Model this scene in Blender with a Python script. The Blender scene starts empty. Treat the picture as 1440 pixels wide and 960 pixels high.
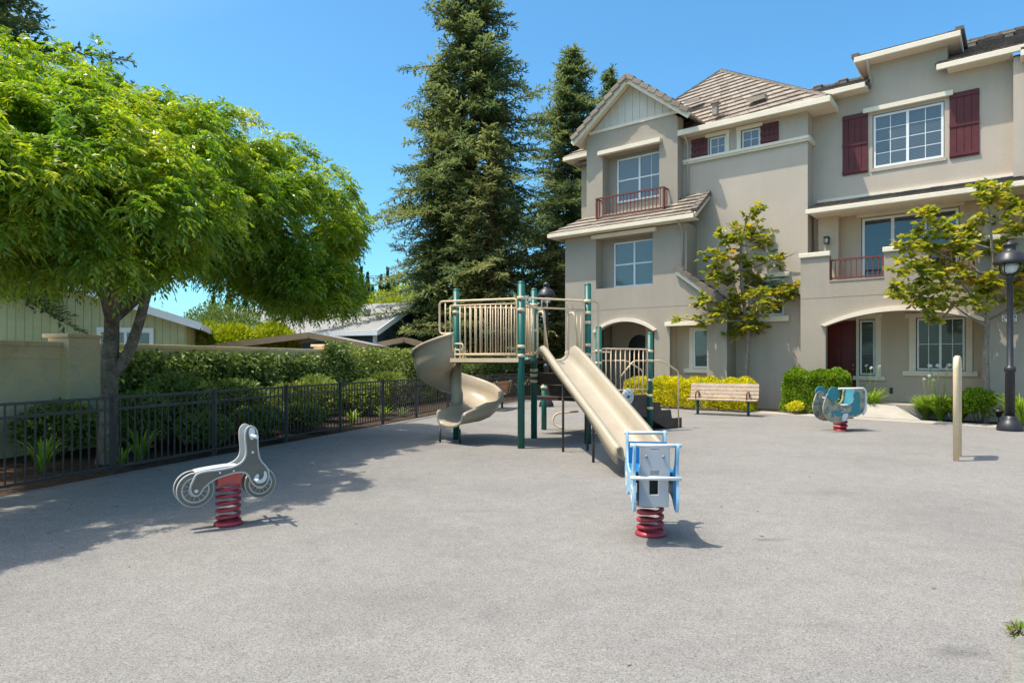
import bpy, bmesh, math, random
import numpy as np
from mathutils import Vector, Matrix

rng = np.random.default_rng(7)
random.seed(7)
SC = bpy.context.scene
COL = SC.collection
PI = math.pi

# ------------------------------------------------------------------ materials
def lin(c):
    return tuple((x/12.92 if x <= .04045 else ((x+.055)/1.055)**2.4) for x in [v/255. for v in c])

def new_mat(name):
    m = bpy.data.materials.new(name); m.use_nodes = True
    nt = m.node_tree; nt.nodes.clear()
    out = nt.nodes.new('ShaderNodeOutputMaterial')
    return m, nt, out

def N(nt, typ, **kw):
    n = nt.nodes.new(typ)
    for k, v in kw.items():
        if k in n.inputs: n.inputs[k].default_value = v
        else: setattr(n, k, v)
    return n

def ramp(nt, fac, stops):
    r = nt.nodes.new('ShaderNodeValToRGB')
    el = r.color_ramp.elements
    while len(el) < len(stops): el.new(.5)
    for e, (p, c) in zip(el, stops):
        e.position = p; e.color = (*c, 1)
    nt.links.new(fac, r.inputs[0])
    return r.outputs[0]

def surf(name, base, rough=.6, spec=.3, var=.12, nscale=3., bump=0., bscale=40., metallic=0., fine=0., coat=0., dirt=None):
    """solid surface: slow tonal variation, fine grain, optional bump"""
    m, nt, out = new_mat(name)
    L = nt.links.new
    b = nt.nodes.new('ShaderNodeBsdfPrincipled')
    b.inputs['Roughness'].default_value = rough
    b.inputs['Specular IOR Level'].default_value = spec
    b.inputs['Metallic'].default_value = metallic
    b.inputs['Coat Weight'].default_value = coat
    tc = nt.nodes.new('ShaderNodeTexCoord')
    n1 = N(nt, 'ShaderNodeTexNoise', Scale=nscale, Detail=6., Roughness=.6)
    L(tc.outputs['Object'], n1.inputs['Vector'])
    lo = tuple(x*(1-var) for x in base); hi = tuple(min(1, x*(1+var)) for x in base)
    c = ramp(nt, n1.outputs[0], [(.3, lo), (.7, hi)])
    if fine:
        n2 = N(nt, 'ShaderNodeTexNoise', Scale=bscale*1.3, Detail=3., Roughness=.7)
        L(tc.outputs['Object'], n2.inputs['Vector'])
        f = ramp(nt, n2.outputs[0], [(.3, (1-fine,)*3), (.7, (1+fine,)*3)])
        mx = N(nt, 'ShaderNodeMixRGB', blend_type='MULTIPLY'); mx.inputs[0].default_value = 1
        L(c, mx.inputs[1]); L(f, mx.inputs[2]); c = mx.outputs[0]
    if dirt:
        n4 = N(nt, 'ShaderNodeTexNoise', Scale=dirt[1], Detail=8., Roughness=.65)
        L(tc.outputs['Object'], n4.inputs['Vector'])
        f = ramp(nt, n4.outputs[0], [(dirt[2], (0, 0, 0)), (dirt[2]+.15, (1, 1, 1))])
        mx = N(nt, 'ShaderNodeMixRGB'); L(f, mx.inputs[0]); L(c, mx.inputs[1]); mx.inputs[2].default_value = (*dirt[0], 1)
        c = mx.outputs[0]
    L(c, b.inputs['Base Color'])
    if bump:
        n3 = N(nt, 'ShaderNodeTexNoise', Scale=bscale, Detail=5., Roughness=.65)
        L(tc.outputs['Object'], n3.inputs['Vector'])
        bp = N(nt, 'ShaderNodeBump', Strength=bump, Distance=.02)
        L(n3.outputs[0], bp.inputs['Height']); L(bp.outputs[0], b.inputs['Normal'])
    L(b.outputs[0], out.inputs[0])
    return m

def leafmat(name, stops, trans=.35, rough=.5, spec=.25, nscale=.9):
    """leaves: colour varies leaf by leaf and clump by clump; light passes through"""
    m, nt, out = new_mat(name); L = nt.links.new
    g = nt.nodes.new('ShaderNodeNewGeometry')
    tc = nt.nodes.new('ShaderNodeTexCoord')
    n1 = N(nt, 'ShaderNodeTexNoise', Scale=nscale, Detail=3.)
    L(tc.outputs['Object'], n1.inputs['Vector'])
    a = N(nt, 'ShaderNodeMath', operation='MULTIPLY_ADD'); a.inputs[1].default_value = .55
    L(g.outputs['Random Per Island'], a.inputs[0])
    s = N(nt, 'ShaderNodeMath', operation='MULTIPLY_ADD'); s.inputs[1].default_value = 1.1; s.inputs[2].default_value = -.27
    L(n1.outputs[0], s.inputs[0]); L(s.outputs[0], a.inputs[2])
    c = ramp(nt, a.outputs[0], stops)
    b = nt.nodes.new('ShaderNodeBsdfPrincipled')
    b.inputs['Roughness'].default_value = rough
    b.inputs['Specular IOR Level'].default_value = spec
    L(c, b.inputs['Base Color'])
    t = nt.nodes.new('ShaderNodeBsdfTranslucent')
    hs = N(nt, 'ShaderNodeHueSaturation', Saturation=1.1, Value=1.5); L(c, hs.inputs['Color'])
    L(hs.outputs[0], t.inputs[0])
    mx = nt.nodes.new('ShaderNodeMixShader'); mx.inputs[0].default_value = trans
    L(b.outputs[0], mx.inputs[1]); L(t.outputs[0], mx.inputs[2]); L(mx.outputs[0], out.inputs[0])
    return m

def tilemat(name, stops):
    m, nt, out = new_mat(name); L = nt.links.new
    g = nt.nodes.new('ShaderNodeNewGeometry'); tc = nt.nodes.new('ShaderNodeTexCoord')
    c = ramp(nt, g.outputs['Random Per Island'], stops)
    n2 = N(nt, 'ShaderNodeTexNoise', Scale=14., Detail=6., Roughness=.7); L(tc.outputs['Object'], n2.inputs['Vector'])
    f = ramp(nt, n2.outputs[0], [(.3, (.72,)*3), (.7, (1.15,)*3)])
    mx = N(nt, 'ShaderNodeMixRGB', blend_type='MULTIPLY'); mx.inputs[0].default_value = 1
    L(c, mx.inputs[1]); L(f, mx.inputs[2])
    b = nt.nodes.new('ShaderNodeBsdfPrincipled'); b.inputs['Roughness'].default_value = .85
    L(mx.outputs[0], b.inputs['Base Color']); L(b.outputs[0], out.inputs[0])
    return m

def glassmat(name, dark, light, freq=42., amt=.6, ior=1.75):
    """window glass with closed blinds close behind it"""
    m, nt, out = new_mat(name); L = nt.links.new
    tc = nt.nodes.new('ShaderNodeTexCoord'); sp = nt.nodes.new('ShaderNodeSeparateXYZ')
    L(tc.outputs['Object'], sp.inputs[0])
    a = N(nt, 'ShaderNodeMath', operation='MULTIPLY'); a.inputs[1].default_value = freq; L(sp.outputs[2], a.inputs[0])
    fr = N(nt, 'ShaderNodeMath', operation='FRACT'); L(a.outputs[0], fr.inputs[0])
    c = ramp(nt, fr.outputs[0], [(0., dark), (.2, dark), (.35, tuple(d+(l-d)*amt for d, l in zip(dark, light))), (1., light)])
    b = nt.nodes.new('ShaderNodeBsdfPrincipled')
    b.inputs['Roughness'].default_value = .25; b.inputs['Specular IOR Level'].default_value = .3
    b.inputs['Coat Weight'].default_value = 1.; b.inputs['Coat Roughness'].default_value = .02; b.inputs['Coat IOR'].default_value = ior
    n1 = N(nt, 'ShaderNodeTexNoise', Scale=1.3, Detail=1.); L(tc.outputs['Object'], n1.inputs['Vector'])
    bp = N(nt, 'ShaderNodeBump', Strength=.08, Distance=.05); L(n1.outputs[0], bp.inputs['Height']); L(bp.outputs[0], b.inputs['Coat Normal'])
    L(c, b.inputs['Base Color']); L(b.outputs[0], out.inputs[0])
    return m

def stucco(name, base, streak=.028):
    m = surf(name, base, .9, .15, .06, .7, .32, 45, fine=.07)
    nt = m.node_tree; L = nt.links.new; b = [n for n in nt.nodes if n.type == 'BSDF_PRINCIPLED'][0]
    src = b.inputs['Base Color'].links[0].from_socket
    tc = nt.nodes.new('ShaderNodeTexCoord'); mp = nt.nodes.new('ShaderNodeMapping'); mp.inputs['Scale'].default_value = (2.6, 2.6, .22); L(tc.outputs['Object'], mp.inputs[0])
    n1 = N(nt, 'ShaderNodeTexNoise', Scale=1.6, Detail=6., Roughness=.62); L(mp.outputs[0], n1.inputs['Vector'])
    f = ramp(nt, n1.outputs[0], [(.35, (1-streak,)*3), (.62, (1+streak*.4,)*3)])
    mx = N(nt, 'ShaderNodeMixRGB', blend_type='MULTIPLY'); mx.inputs[0].default_value = 1; L(src, mx.inputs[1]); L(f, mx.inputs[2]); L(mx.outputs[0], b.inputs['Base Color'])
    return m
def siding(name, base, freq, axis=0, dark=.55):
    m, nt, out = new_mat(name); L = nt.links.new
    tc = nt.nodes.new('ShaderNodeTexCoord'); sp = nt.nodes.new('ShaderNodeSeparateXYZ'); L(tc.outputs['Object'], sp.inputs[0])
    a = N(nt, 'ShaderNodeMath', operation='MULTIPLY'); a.inputs[1].default_value = freq; L(sp.outputs[axis], a.inputs[0])
    fr = N(nt, 'ShaderNodeMath', operation='FRACT'); L(a.outputs[0], fr.inputs[0])
    g = ramp(nt, fr.outputs[0], [(0., (0, 0, 0)), (.06, (0, 0, 0)), (.1, (1, 1, 1)), (1., (1, 1, 1))])
    n1 = N(nt, 'ShaderNodeTexNoise', Scale=2., Detail=5.); L(tc.outputs['Object'], n1.inputs['Vector'])
    c = ramp(nt, n1.outputs[0], [(.3, tuple(x*.88 for x in base)), (.7, tuple(x*1.1 for x in base))])
    mx = N(nt, 'ShaderNodeMixRGB', blend_type='MIX'); L(g, mx.inputs[0])
    mx.inputs[1].default_value = (*[x*dark for x in base], 1); L(c, mx.inputs[2])
    b = nt.nodes.new('ShaderNodeBsdfPrincipled'); b.inputs['Roughness'].default_value = .7
    L(mx.outputs[0], b.inputs['Base Color'])
    bp = N(nt, 'ShaderNodeBump', Strength=.6, Distance=.015); L(g, bp.inputs['Height']); L(bp.outputs[0], b.inputs['Normal'])
    L(b.outputs[0], out.inputs[0])
    return m

def rubber(name):
    """poured rubber: pale granules with dark and tan flecks, slow stains"""
    m, nt, out = new_mat(name); L = nt.links.new
    tc = nt.nodes.new('ShaderNodeTexCoord')
    v = N(nt, 'ShaderNodeTexVoronoi', Scale=150.); L(tc.outputs['Object'], v.inputs['Vector'])
    sp = nt.nodes.new('ShaderNodeSeparateColor'); L(v.outputs['Color'], sp.inputs[0])
    c1 = ramp(nt, sp.outputs[0], [(0., (.118, .111, .101)), (.12, (.166, .157, .144)), (.3, (.214, .203, .187)), (.75, (.245, .232, .214)), (1., (.31, .295, .274))])
    n1 = N(nt, 'ShaderNodeTexNoise', Scale=.55, Detail=7., Roughness=.62); L(tc.outputs['Object'], n1.inputs['Vector'])
    f1 = ramp(nt, n1.outputs[0], [(.28, (.84, .845, .845)), (.5, (.98, .98, .975)), (.72, (1.07, 1.06, 1.05))])
    n2 = N(nt, 'ShaderNodeTexNoise', Scale=5., Detail=8., Roughness=.7); L(tc.outputs['Object'], n2.inputs['Vector'])
    f2 = ramp(nt, n2.outputs[0], [(.3, (.9,)*3), (.7, (1.08,)*3)])
    mx = N(nt, 'ShaderNodeMixRGB', blend_type='MULTIPLY'); mx.inputs[0].default_value = 1; L(c1, mx.inputs[1]); L(f1, mx.inputs[2])
    m2 = N(nt, 'ShaderNodeMixRGB', blend_type='MULTIPLY'); m2.inputs[0].default_value = 1; L(mx.outputs[0], m2.inputs[1]); L(f2, m2.inputs[2])
    c = m2.outputs[0]
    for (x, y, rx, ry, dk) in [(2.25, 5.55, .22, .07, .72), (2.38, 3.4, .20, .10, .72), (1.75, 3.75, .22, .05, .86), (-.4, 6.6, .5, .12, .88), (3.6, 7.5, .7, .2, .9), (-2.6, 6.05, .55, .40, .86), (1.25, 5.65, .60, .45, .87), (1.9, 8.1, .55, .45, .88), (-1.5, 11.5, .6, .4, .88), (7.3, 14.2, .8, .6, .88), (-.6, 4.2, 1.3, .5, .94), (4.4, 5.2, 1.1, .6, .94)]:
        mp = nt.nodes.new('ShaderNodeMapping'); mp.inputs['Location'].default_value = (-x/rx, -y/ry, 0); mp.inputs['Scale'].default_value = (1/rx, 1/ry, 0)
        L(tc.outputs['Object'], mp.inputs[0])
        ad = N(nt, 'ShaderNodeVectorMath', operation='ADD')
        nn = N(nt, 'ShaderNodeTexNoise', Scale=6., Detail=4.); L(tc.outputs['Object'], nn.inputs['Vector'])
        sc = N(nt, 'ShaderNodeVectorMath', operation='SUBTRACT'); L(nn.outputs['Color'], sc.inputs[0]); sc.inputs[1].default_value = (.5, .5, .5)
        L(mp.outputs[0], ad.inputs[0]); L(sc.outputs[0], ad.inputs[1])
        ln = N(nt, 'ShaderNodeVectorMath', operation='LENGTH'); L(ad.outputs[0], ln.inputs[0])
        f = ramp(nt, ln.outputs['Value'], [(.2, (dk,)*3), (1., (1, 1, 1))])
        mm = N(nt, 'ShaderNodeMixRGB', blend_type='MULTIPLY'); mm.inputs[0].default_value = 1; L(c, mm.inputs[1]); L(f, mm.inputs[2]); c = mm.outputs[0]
    b = nt.nodes.new('ShaderNodeBsdfPrincipled'); b.inputs['Roughness'].default_value = .9; b.inputs['Specular IOR Level'].default_value = .15
    L(c, b.inputs['Base Color'])
    bp = N(nt, 'ShaderNodeBump', Strength=.35, Distance=.005); L(v.outputs['Distance'], bp.inputs['Height']); L(bp.outputs[0], b.inputs['Normal'])
    L(b.outputs[0], out.inputs[0])
    return m

M = {}
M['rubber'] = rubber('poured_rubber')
M['concrete'] = surf('concrete', (.36, .33, .28), .85, .2, .16, 1.2, .3, 60, fine=.15, dirt=((.24, .22, .19), 1.7, .62))
M['mulch'] = surf('mulch', (.065, .045, .032), .95, .1, .5, 9, 1., 30, fine=.5)
M['earth'] = surf('earth', (.16, .14, .10), .95, .1, .3, .3, .3, 20, fine=.2)
M['stucco_b'] = stucco('stucco_beige', (.485, .41, .33))
M['stucco_g'] = stucco('stucco_taupe', (.372, .32, .255))
M['joint'] = surf('stucco_joint', (.30, .25, .19), .9)
M['stucco_p'] = stucco('stucco_porch', (.56, .445, .325))
M['cream'] = surf('cream_trim', (.76, .665, .52), .6, .25, .06, 2, .05, 40)
M['cream_siding'] = surf('cream_siding', (.60, .56, .48), .65, .2, .05, 3)
M['white'] = surf('white_paint', (.78, .78, .76), .45, .35, .04, 3)
M['maroon'] = surf('maroon_paint', (.105, .022, .024), .5, .3, .18, 2.5)
M['redrail'] = surf('red_brown_rail', (.17, .045, .035), .5, .3, .15, 4)
M['door'] = surf('door_paint', (.15, .026, .022), .4, .35, .12, 3)
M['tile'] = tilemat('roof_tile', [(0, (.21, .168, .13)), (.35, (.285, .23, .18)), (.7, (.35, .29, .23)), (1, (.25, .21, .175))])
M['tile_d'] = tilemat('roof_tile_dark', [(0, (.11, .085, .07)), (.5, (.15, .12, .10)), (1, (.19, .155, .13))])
M['glass'] = glassmat('window_glass', (.015, .02, .025), (.12, .14, .15), 24)
M['glass_light'] = glassmat('window_glass_blinds', (.03, .04, .042), (.115, .14, .14), 24)
M['glass_porch'] = glassmat('shaded_window_glass', (.010, .012, .012), (.075, .08, .07), 22, ior=1.4)
M['glass_door'] = glassmat('window_glass_dark', (.008, .01, .014), (.012, .014, .018), 3)
M['dark'] = surf('black_metal', (.026, .026, .030), .4, .4, .2, 4)
M['fence'] = surf('fence_paint', (.055, .050, .047), .42, .4, .25, 3, .1, 30)
M['green'] = surf('green_post_paint', (.008, .105, .082), .42, .4, .12, 3, .05, 20)
M['tan'] = surf('tan_powder_coat', (.76, .565, .355), .45, .35, .08, 4, .04, 30)
M['tanplastic'] = surf('tan_plastic', (.385, .325, .235), .38, .4, .08, 2.2, .03, 20, dirt=((.32, .265, .19), 1.6, .60))
M['brown'] = surf('brown_deck', (.080, .056, .046), .55, .3, .25, 5, .2, 40)
M['legmetal'] = surf('dark_leg_metal', (.045, .040, .036), .45, .5, .2, 4)
M['red'] = surf('red_spring_paint', (.36, .032, .045), .38, .45, .25, 7, .08, 30, dirt=((.22, .05, .05), 9, .62))
M['pink'] = surf('faded_red_plastic', (.55, .10, .085), .45, .35, .2, 5)
M['hdpe_w'] = surf('white_board', (.66, .66, .64), .5, .3, .07, 4, dirt=((.50, .49, .46), 5, .6))
M['hdpe_r'] = surf('stone_grey_board', (.52, .50, .455), .5, .3, .08, 5, dirt=((.42, .40, .36), 6, .58))
M['hdpe_g'] = surf('grey_board', (.47, .48, .50), .5, .3, .07, 4)
M['hdpe_dk'] = surf('charcoal_board', (.15, .132, .108), .55, .3, .15, 5)
M['blue'] = surf('blue_board', (.010, .17, .40), .42, .35, .1, 5)
M['paleblue'] = surf('pale_blue_board', (.30, .50, .64), .5, .3, .12, 5, dirt=((.48, .62, .72), 6, .55))
M['teal'] = surf('teal_board', (.045, .215, .255), .5, .3, .15, 4)
M['camo'] = surf('camouflage_board', (.36, .31, .21), .5, .3, .25, 9, dirt=((.06, .15, .17), 8, .47))
M['bark'] = surf('bark', (.20, .155, .115), .95, .1, .4, 7, 1., 18, fine=.35)
M['bark_p'] = surf('pale_bark', (.24, .20, .16), .9, .1, .3, 9, .6, 20, fine=.3)
M['bark_r'] = surf('red_bark', (.11, .055, .035), .95, .1, .4, 4, 1., 12, fine=.3)
M['wood'] = surf('weathered_slats', (.46, .35, .27), .7, .2, .18, 9, .2, 25)
M['redwood'] = surf('red_slats', (.42, .20, .11), .7, .2, .18, 9, .2, 25)
M['blockwall'] = surf('stucco_wall', (.82, .62, .39), .92, .1, .13, 1.3, .4, 30, fine=.12, dirt=((.48, .39, .28), 2.3, .60))
M['sid_green'] = siding('green_siding', (.46, .47, .25), 4.5)
M['sid_navy'] = siding('navy_siding', (.055, .085, .115), 4.)
M['pinkwall'] = surf('pink_wall', (.42, .30, .25), .9, .1, .06, 1)
M['shingle'] = surf('grey_shingle', (.27, .265, .255), .95, .1, .12, 1.2, .3, 25, fine=.2)
M['tanfascia'] = surf('tan_fascia', (.36, .25, .15), .8, .2, .12, 2)
M['galv'] = surf('galvanised', (.33, .33, .32), .4, .5, .1, 5, metallic=.6)
M['lampglass'] = surf('lamp_glass', (.6, .6, .58), .15, .6, .03, 5)
M['terracotta'] = surf('terracotta', (.33, .13, .07), .8, .2, .2, 6)
M['brass'] = surf('brass', (.35, .28, .15), .35, .5, .1, 6, metallic=.8)
M['signface'] = surf('sign_face', (.20, .22, .21), .4, .3, .1, 5)
M['flower'] = surf('white_petals', (.7, .7, .66), .7, .2, .05, 5)
M['redflower'] = surf('red_petals', (.55, .07, .05), .7, .2, .2, 5)
M['leaf_ash'] = leafmat('ash_leaves', [(0, (.060, .140, .022)), (.33, (.135, .245, .030)), (.62, (.235, .34, .036)), (.9, (.47, .49, .055)), (1, (.60, .53, .07))], .50, .36, .5, 1.1)
M['leaf_con'] = leafmat('conifer_needles', [(0, (.038, .068, .034)), (.4, (.09, .135, .056)), (.72, (.205, .24, .085)), (1, (.36, .34, .12))], .35, .6, .2, .45)
M['leaf_con2'] = leafmat('young_conifer_needles', [(0, (.09, .125, .045)), (.4, (.18, .21, .080)), (.8, (.29, .30, .115)), (1, (.36, .34, .14))], .35, .6, .2, .6)
M['leaf_mag'] = leafmat('citrus_green_leaves', [(0, (.075, .12, .018)), (.4, (.19, .235, .030)), (.70, (.38, .37, .05)), (.88, (.54, .42, .05)), (1, (.62, .26, .03))], .42, .35, .4, 1.6)
M['leaf_yel'] = leafmat('yellow_hedge_leaves', [(0, (.26, .29, .012)), (.4, (.54, .50, .014)), (1, (.80, .70, .02))], .3, .5, .25, 2.)
M['leaf_grn'] = leafmat('bright_hedge_leaves', [(0, (.06, .13, .010)), (.45, (.17, .28, .015)), (1, (.32, .40, .035))], .3, .45, .3, 1.6)
M['leaf_ivy'] = leafmat('ivy_leaves', [(0, (.07, .115, .028)), (.5, (.16, .225, .052)), (1, (.27, .33, .09))], .22, .5, .25, 1.2)
M['leaf_ivy2'] = leafmat('pale_hedge_leaves', [(0, (.11, .16, .028)), (.5, (.24, .30, .06)), (1, (.40, .42, .12))], .25, .5, .25, 1.2)
M['leaf_lime'] = leafmat('lime_leaves', [(0, (.12, .18, .01)), (.5, (.28, .34, .018)), (1, (.48, .46, .04))], .35, .5, .25, .8)
M['leaf_cyp'] = leafmat('cypress_leaves', [(0, (.013, .03, .016)), (1, (.045, .075, .03))], .15, .6, .2, 1.)
M['leaf_strap'] = leafmat('strap_leaves', [(0, (.11, .20, .022)), (.6, (.25, .37, .045)), (1, (.42, .50, .09))], .3, .4, .3, 2.)
M['leaf_dry'] = leafmat('dry_leaves', [(0, (.10, .06, .025)), (.5, (.22, .14, .05)), (1, (.30, .26, .07))], .1, .7, .1, 3.)
M['leaf_red'] = leafmat('red_tip_leaves', [(0, (.06, .085, .02)), (.5, (.20, .08, .03)), (1, (.42, .08, .04))], .3, .45, .3, 3.)

# ------------------------------------------------------------------ mesh builder
XF = {}                                    # world matrix of every thing that has parts
class MB:
    def __init__(s): s.v = []; s.f = []; s.sm = []
    def add(s, vs, fs, smooth=False):
        o = len(s.v); s.v.extend([tuple(p) for p in vs])
        s.f.extend([tuple(i+o for i in f) for f in fs]); s.sm.extend([smooth]*len(fs)); return s
    def box(s, x0, x1, y0, y1, z0, z1):
        return s.add([(x0,y0,z0),(x1,y0,z0),(x1,y1,z0),(x0,y1,z0),(x0,y0,z1),(x1,y0,z1),(x1,y1,z1),(x0,y1,z1)],
                     [(0,3,2,1),(4,5,6,7),(0,1,5,4),(1,2,6,5),(2,3,7,6),(3,0,4,7)])
    def bar(s, a, b, w, h, up=(0,0,1)):
        """rectangular bar from a to b, w across, h along up"""
        a = Vector(a); b = Vector(b); d = (b-a).normalized(); u = Vector(up)
        n = d.cross(u)
        if n.length < 1e-4: n = d.cross(Vector((1,0,0)))
        n.normalize(); u = n.cross(d).normalized()
        n *= w/2; u *= h/2
        vs = [a-n-u, a+n-u, a+n+u, a-n+u, b-n-u, b+n-u, b+n+u, b-n+u]
        return s.add(vs, [(0,1,2,3),(7,6,5,4),(0,4,5,1),(1,5,6,2),(2,6,7,3),(3,7,4,0)])
    def tube(s, pts, r, n=10, closed=False, caps=True):
        P = [Vector(p) for p in pts]; k = len(P)
        R = r if isinstance(r, (list, tuple)) else [r]*k
        T = []
        for i in range(k):
            a = P[(i-1) % k] if (closed or i) else P[i]; b = P[(i+1) % k] if (closed or i < k-1) else P[i]
            T.append((b-a).normalized())
        u = T[0].orthogonal().normalized(); vs = []
        for i in range(k):
            u = (u - T[i]*u.dot(T[i])).normalized(); w = T[i].cross(u)
            for j in range(n):
                a = 2*PI*j/n; vs.append(P[i]+(u*math.cos(a)+w*math.sin(a))*R[i])
        fs = []
        for i in range(k if closed else k-1):
            i2 = (i+1) % k
            for j in range(n): fs.append((i*n+j, i*n+(j+1) % n, i2*n+(j+1) % n, i2*n+j))
        s.add(vs, fs, True)
        if caps and not closed:
            o = len(s.v)-len(vs)
            s.f.append(tuple(o+j for j in reversed(range(n)))); s.sm.append(False)
            s.f.append(tuple(o+(k-1)*n+j for j in range(n))); s.sm.append(False)
        return s
    def lathe(s, prof, c=(0,0,0), n=20, axis=None):
        """profile of (radius, height) about a vertical axis, or about axis"""
        c = Vector(c); A = Vector(axis).normalized() if axis else Vector((0,0,1))
        U = A.orthogonal().normalized() if axis else Vector((1,0,0)); W = A.cross(U)
        vs = []
        for (r, h) in prof:
            for j in range(n):
                a = 2*PI*j/n; vs.append(c+A*h+(U*math.cos(a)+W*math.sin(a))*r)
        fs = []
        for i in range(len(prof)-1):
            for j in range(n): fs.append((i*n+j, i*n+(j+1) % n, (i+1)*n+(j+1) % n, (i+1)*n+j))
        fs.append(tuple(reversed(range(n)))); k = (len(prof)-1)*n; fs.append(tuple(k+j for j in range(n)))
        return s.add(vs, fs, True)
    def slab(s, outer, holes, org, U, V, W, t0, t1):
        """plate with holes: 2-D loops on the frame (org, U, V), from t0 to t1 along W"""
        org = Vector(org); U = Vector(U); V = Vector(V); W = Vector(W)
        bm = bmesh.new(); loops = []
        for lp in [outer]+list(holes):
            vv = [bm.verts.new((p[0], p[1], 0)) for p in lp]
            for i in range(len(vv)): bm.edges.new((vv[i], vv[(i+1) % len(vv)]))
            loops.append(vv)
        bmesh.ops.triangle_fill(bm, edges=bm.edges[:], use_beauty=True, use_dissolve=False, normal=(0,0,1))
        bm.verts.index_update(); n = len(bm.verts)
        pts = [v.co.copy() for v in bm.verts]
        fs = []
        for f in bm.faces:
            ids = [v.index for v in f.verts]
            fs.append(tuple(ids)); fs.append(tuple(i+n for i in reversed(ids)))
        for vv in loops:
            for i in range(len(vv)):
                a = vv[i].index; b = vv[(i+1) % len(vv)].index; fs.append((a, b, b+n, a+n))
        bm.free()
        vs = [org+U*p.x+V*p.y+W*t0 for p in pts]+[org+U*p.x+V*p.y+W*t1 for p in pts]
        return s.add(vs, fs)
    def build(s, name, mat, parent=None, loc=None, local=False, bevel=0, recalc=True, fix=True):
        me = bpy.data.meshes.new(name)
        vs = s.v
        root = parent
        while root is not None and root.parent: root = root.parent
        if not local:
            if root is not None and root.name in XF:
                A = np.array(XF[root.name].inverted()); V = np.c_[np.array(vs), np.ones(len(vs))] @ A.T; vs = V[:, :3].tolist()
            elif loc is not None:
                vs = (np.array(vs)-np.array(loc)).tolist()
        me.from_pydata(vs, [], s.f)
        if recalc:
            bm = bmesh.new(); bm.from_mesh(me); bmesh.ops.recalc_face_normals(bm, faces=bm.faces[:]); bm.to_mesh(me); bm.free()
        me.polygons.foreach_set('use_smooth', s.sm)
        me.materials.append(M[mat] if isinstance(mat, str) else mat)
        o = bpy.data.objects.new(name, me); COL.objects.link(o)
        if parent is not None: o.parent = parent
        elif loc is not None: o.location = loc
        if bevel:
            b = o.modifiers.new('bevel', 'BEVEL'); b.width = bevel; b.segments = 2; b.limit_method = 'ANGLE'; b.angle_limit = .6
        return o

def tag(o, label, cat, group=None):
    o['label'] = label; o['category'] = cat
    if group: o['group'] = group
    return o
def thing(name, label, cat, loc=(0,0,0), rz=0., group=None):
    o = bpy.data.objects.new(name, None); COL.objects.link(o); o.empty_display_size = .2
    o.location = loc; o.rotation_euler = (0, 0, rz)
    XF[o.name] = Matrix.Translation(loc) @ Matrix.Rotation(rz, 4, 'Z')
    return tag(o, label, cat, group)
def struct(o): o['kind'] = 'structure'; return o
def copy_thing(root, loc, rz, label, group=None):
    r = root.copy(); COL.objects.link(r); r.location = loc; r.rotation_euler = (0, 0, rz); r['label'] = label
    if group: r['group'] = group
    for ch in list(root.children):
        c = ch.copy(); COL.objects.link(c); c.parent = r
        for g in ch.children:
            e = g.copy(); COL.objects.link(e); e.parent = c
    return r
def rbox(pts, r, seg=5):
    """polyline with its inner corners rounded"""
    P = [Vector(p) for p in pts]; out = [P[0]]
    for i in range(1, len(P)-1):
        a = (P[i-1]-P[i]); b = (P[i+1]-P[i]); q = min(r, a.length*.49, b.length*.49)
        a = P[i]+a.normalized()*q; b = P[i]+b.normalized()*q
        for k in range(seg+1):
            t = k/seg; out.append(a*(1-t)**2+P[i]*2*t*(1-t)+b*t*t)
    out.append(P[-1]); return out
def circ(cx, cy, r, n=28, a0=0, a1=2*PI):
    full = abs(a1-a0-2*PI) < 1e-6
    return [(cx+r*math.cos(a0+(a1-a0)*i/(n if full else n-1)), cy+r*math.sin(a0+(a1-a0)*i/(n if full else n-1))) for i in range(n)]
def smooth2(pts, it=2):
    for _ in range(it):
        q = []
        for i in range(len(pts)):
            a = pts[i]; b = pts[(i+1) % len(pts)]
            q += [(a[0]*.75+b[0]*.25, a[1]*.75+b[1]*.25), (a[0]*.25+b[0]*.75, a[1]*.25+b[1]*.75)]
        pts = q
    return pts

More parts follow.
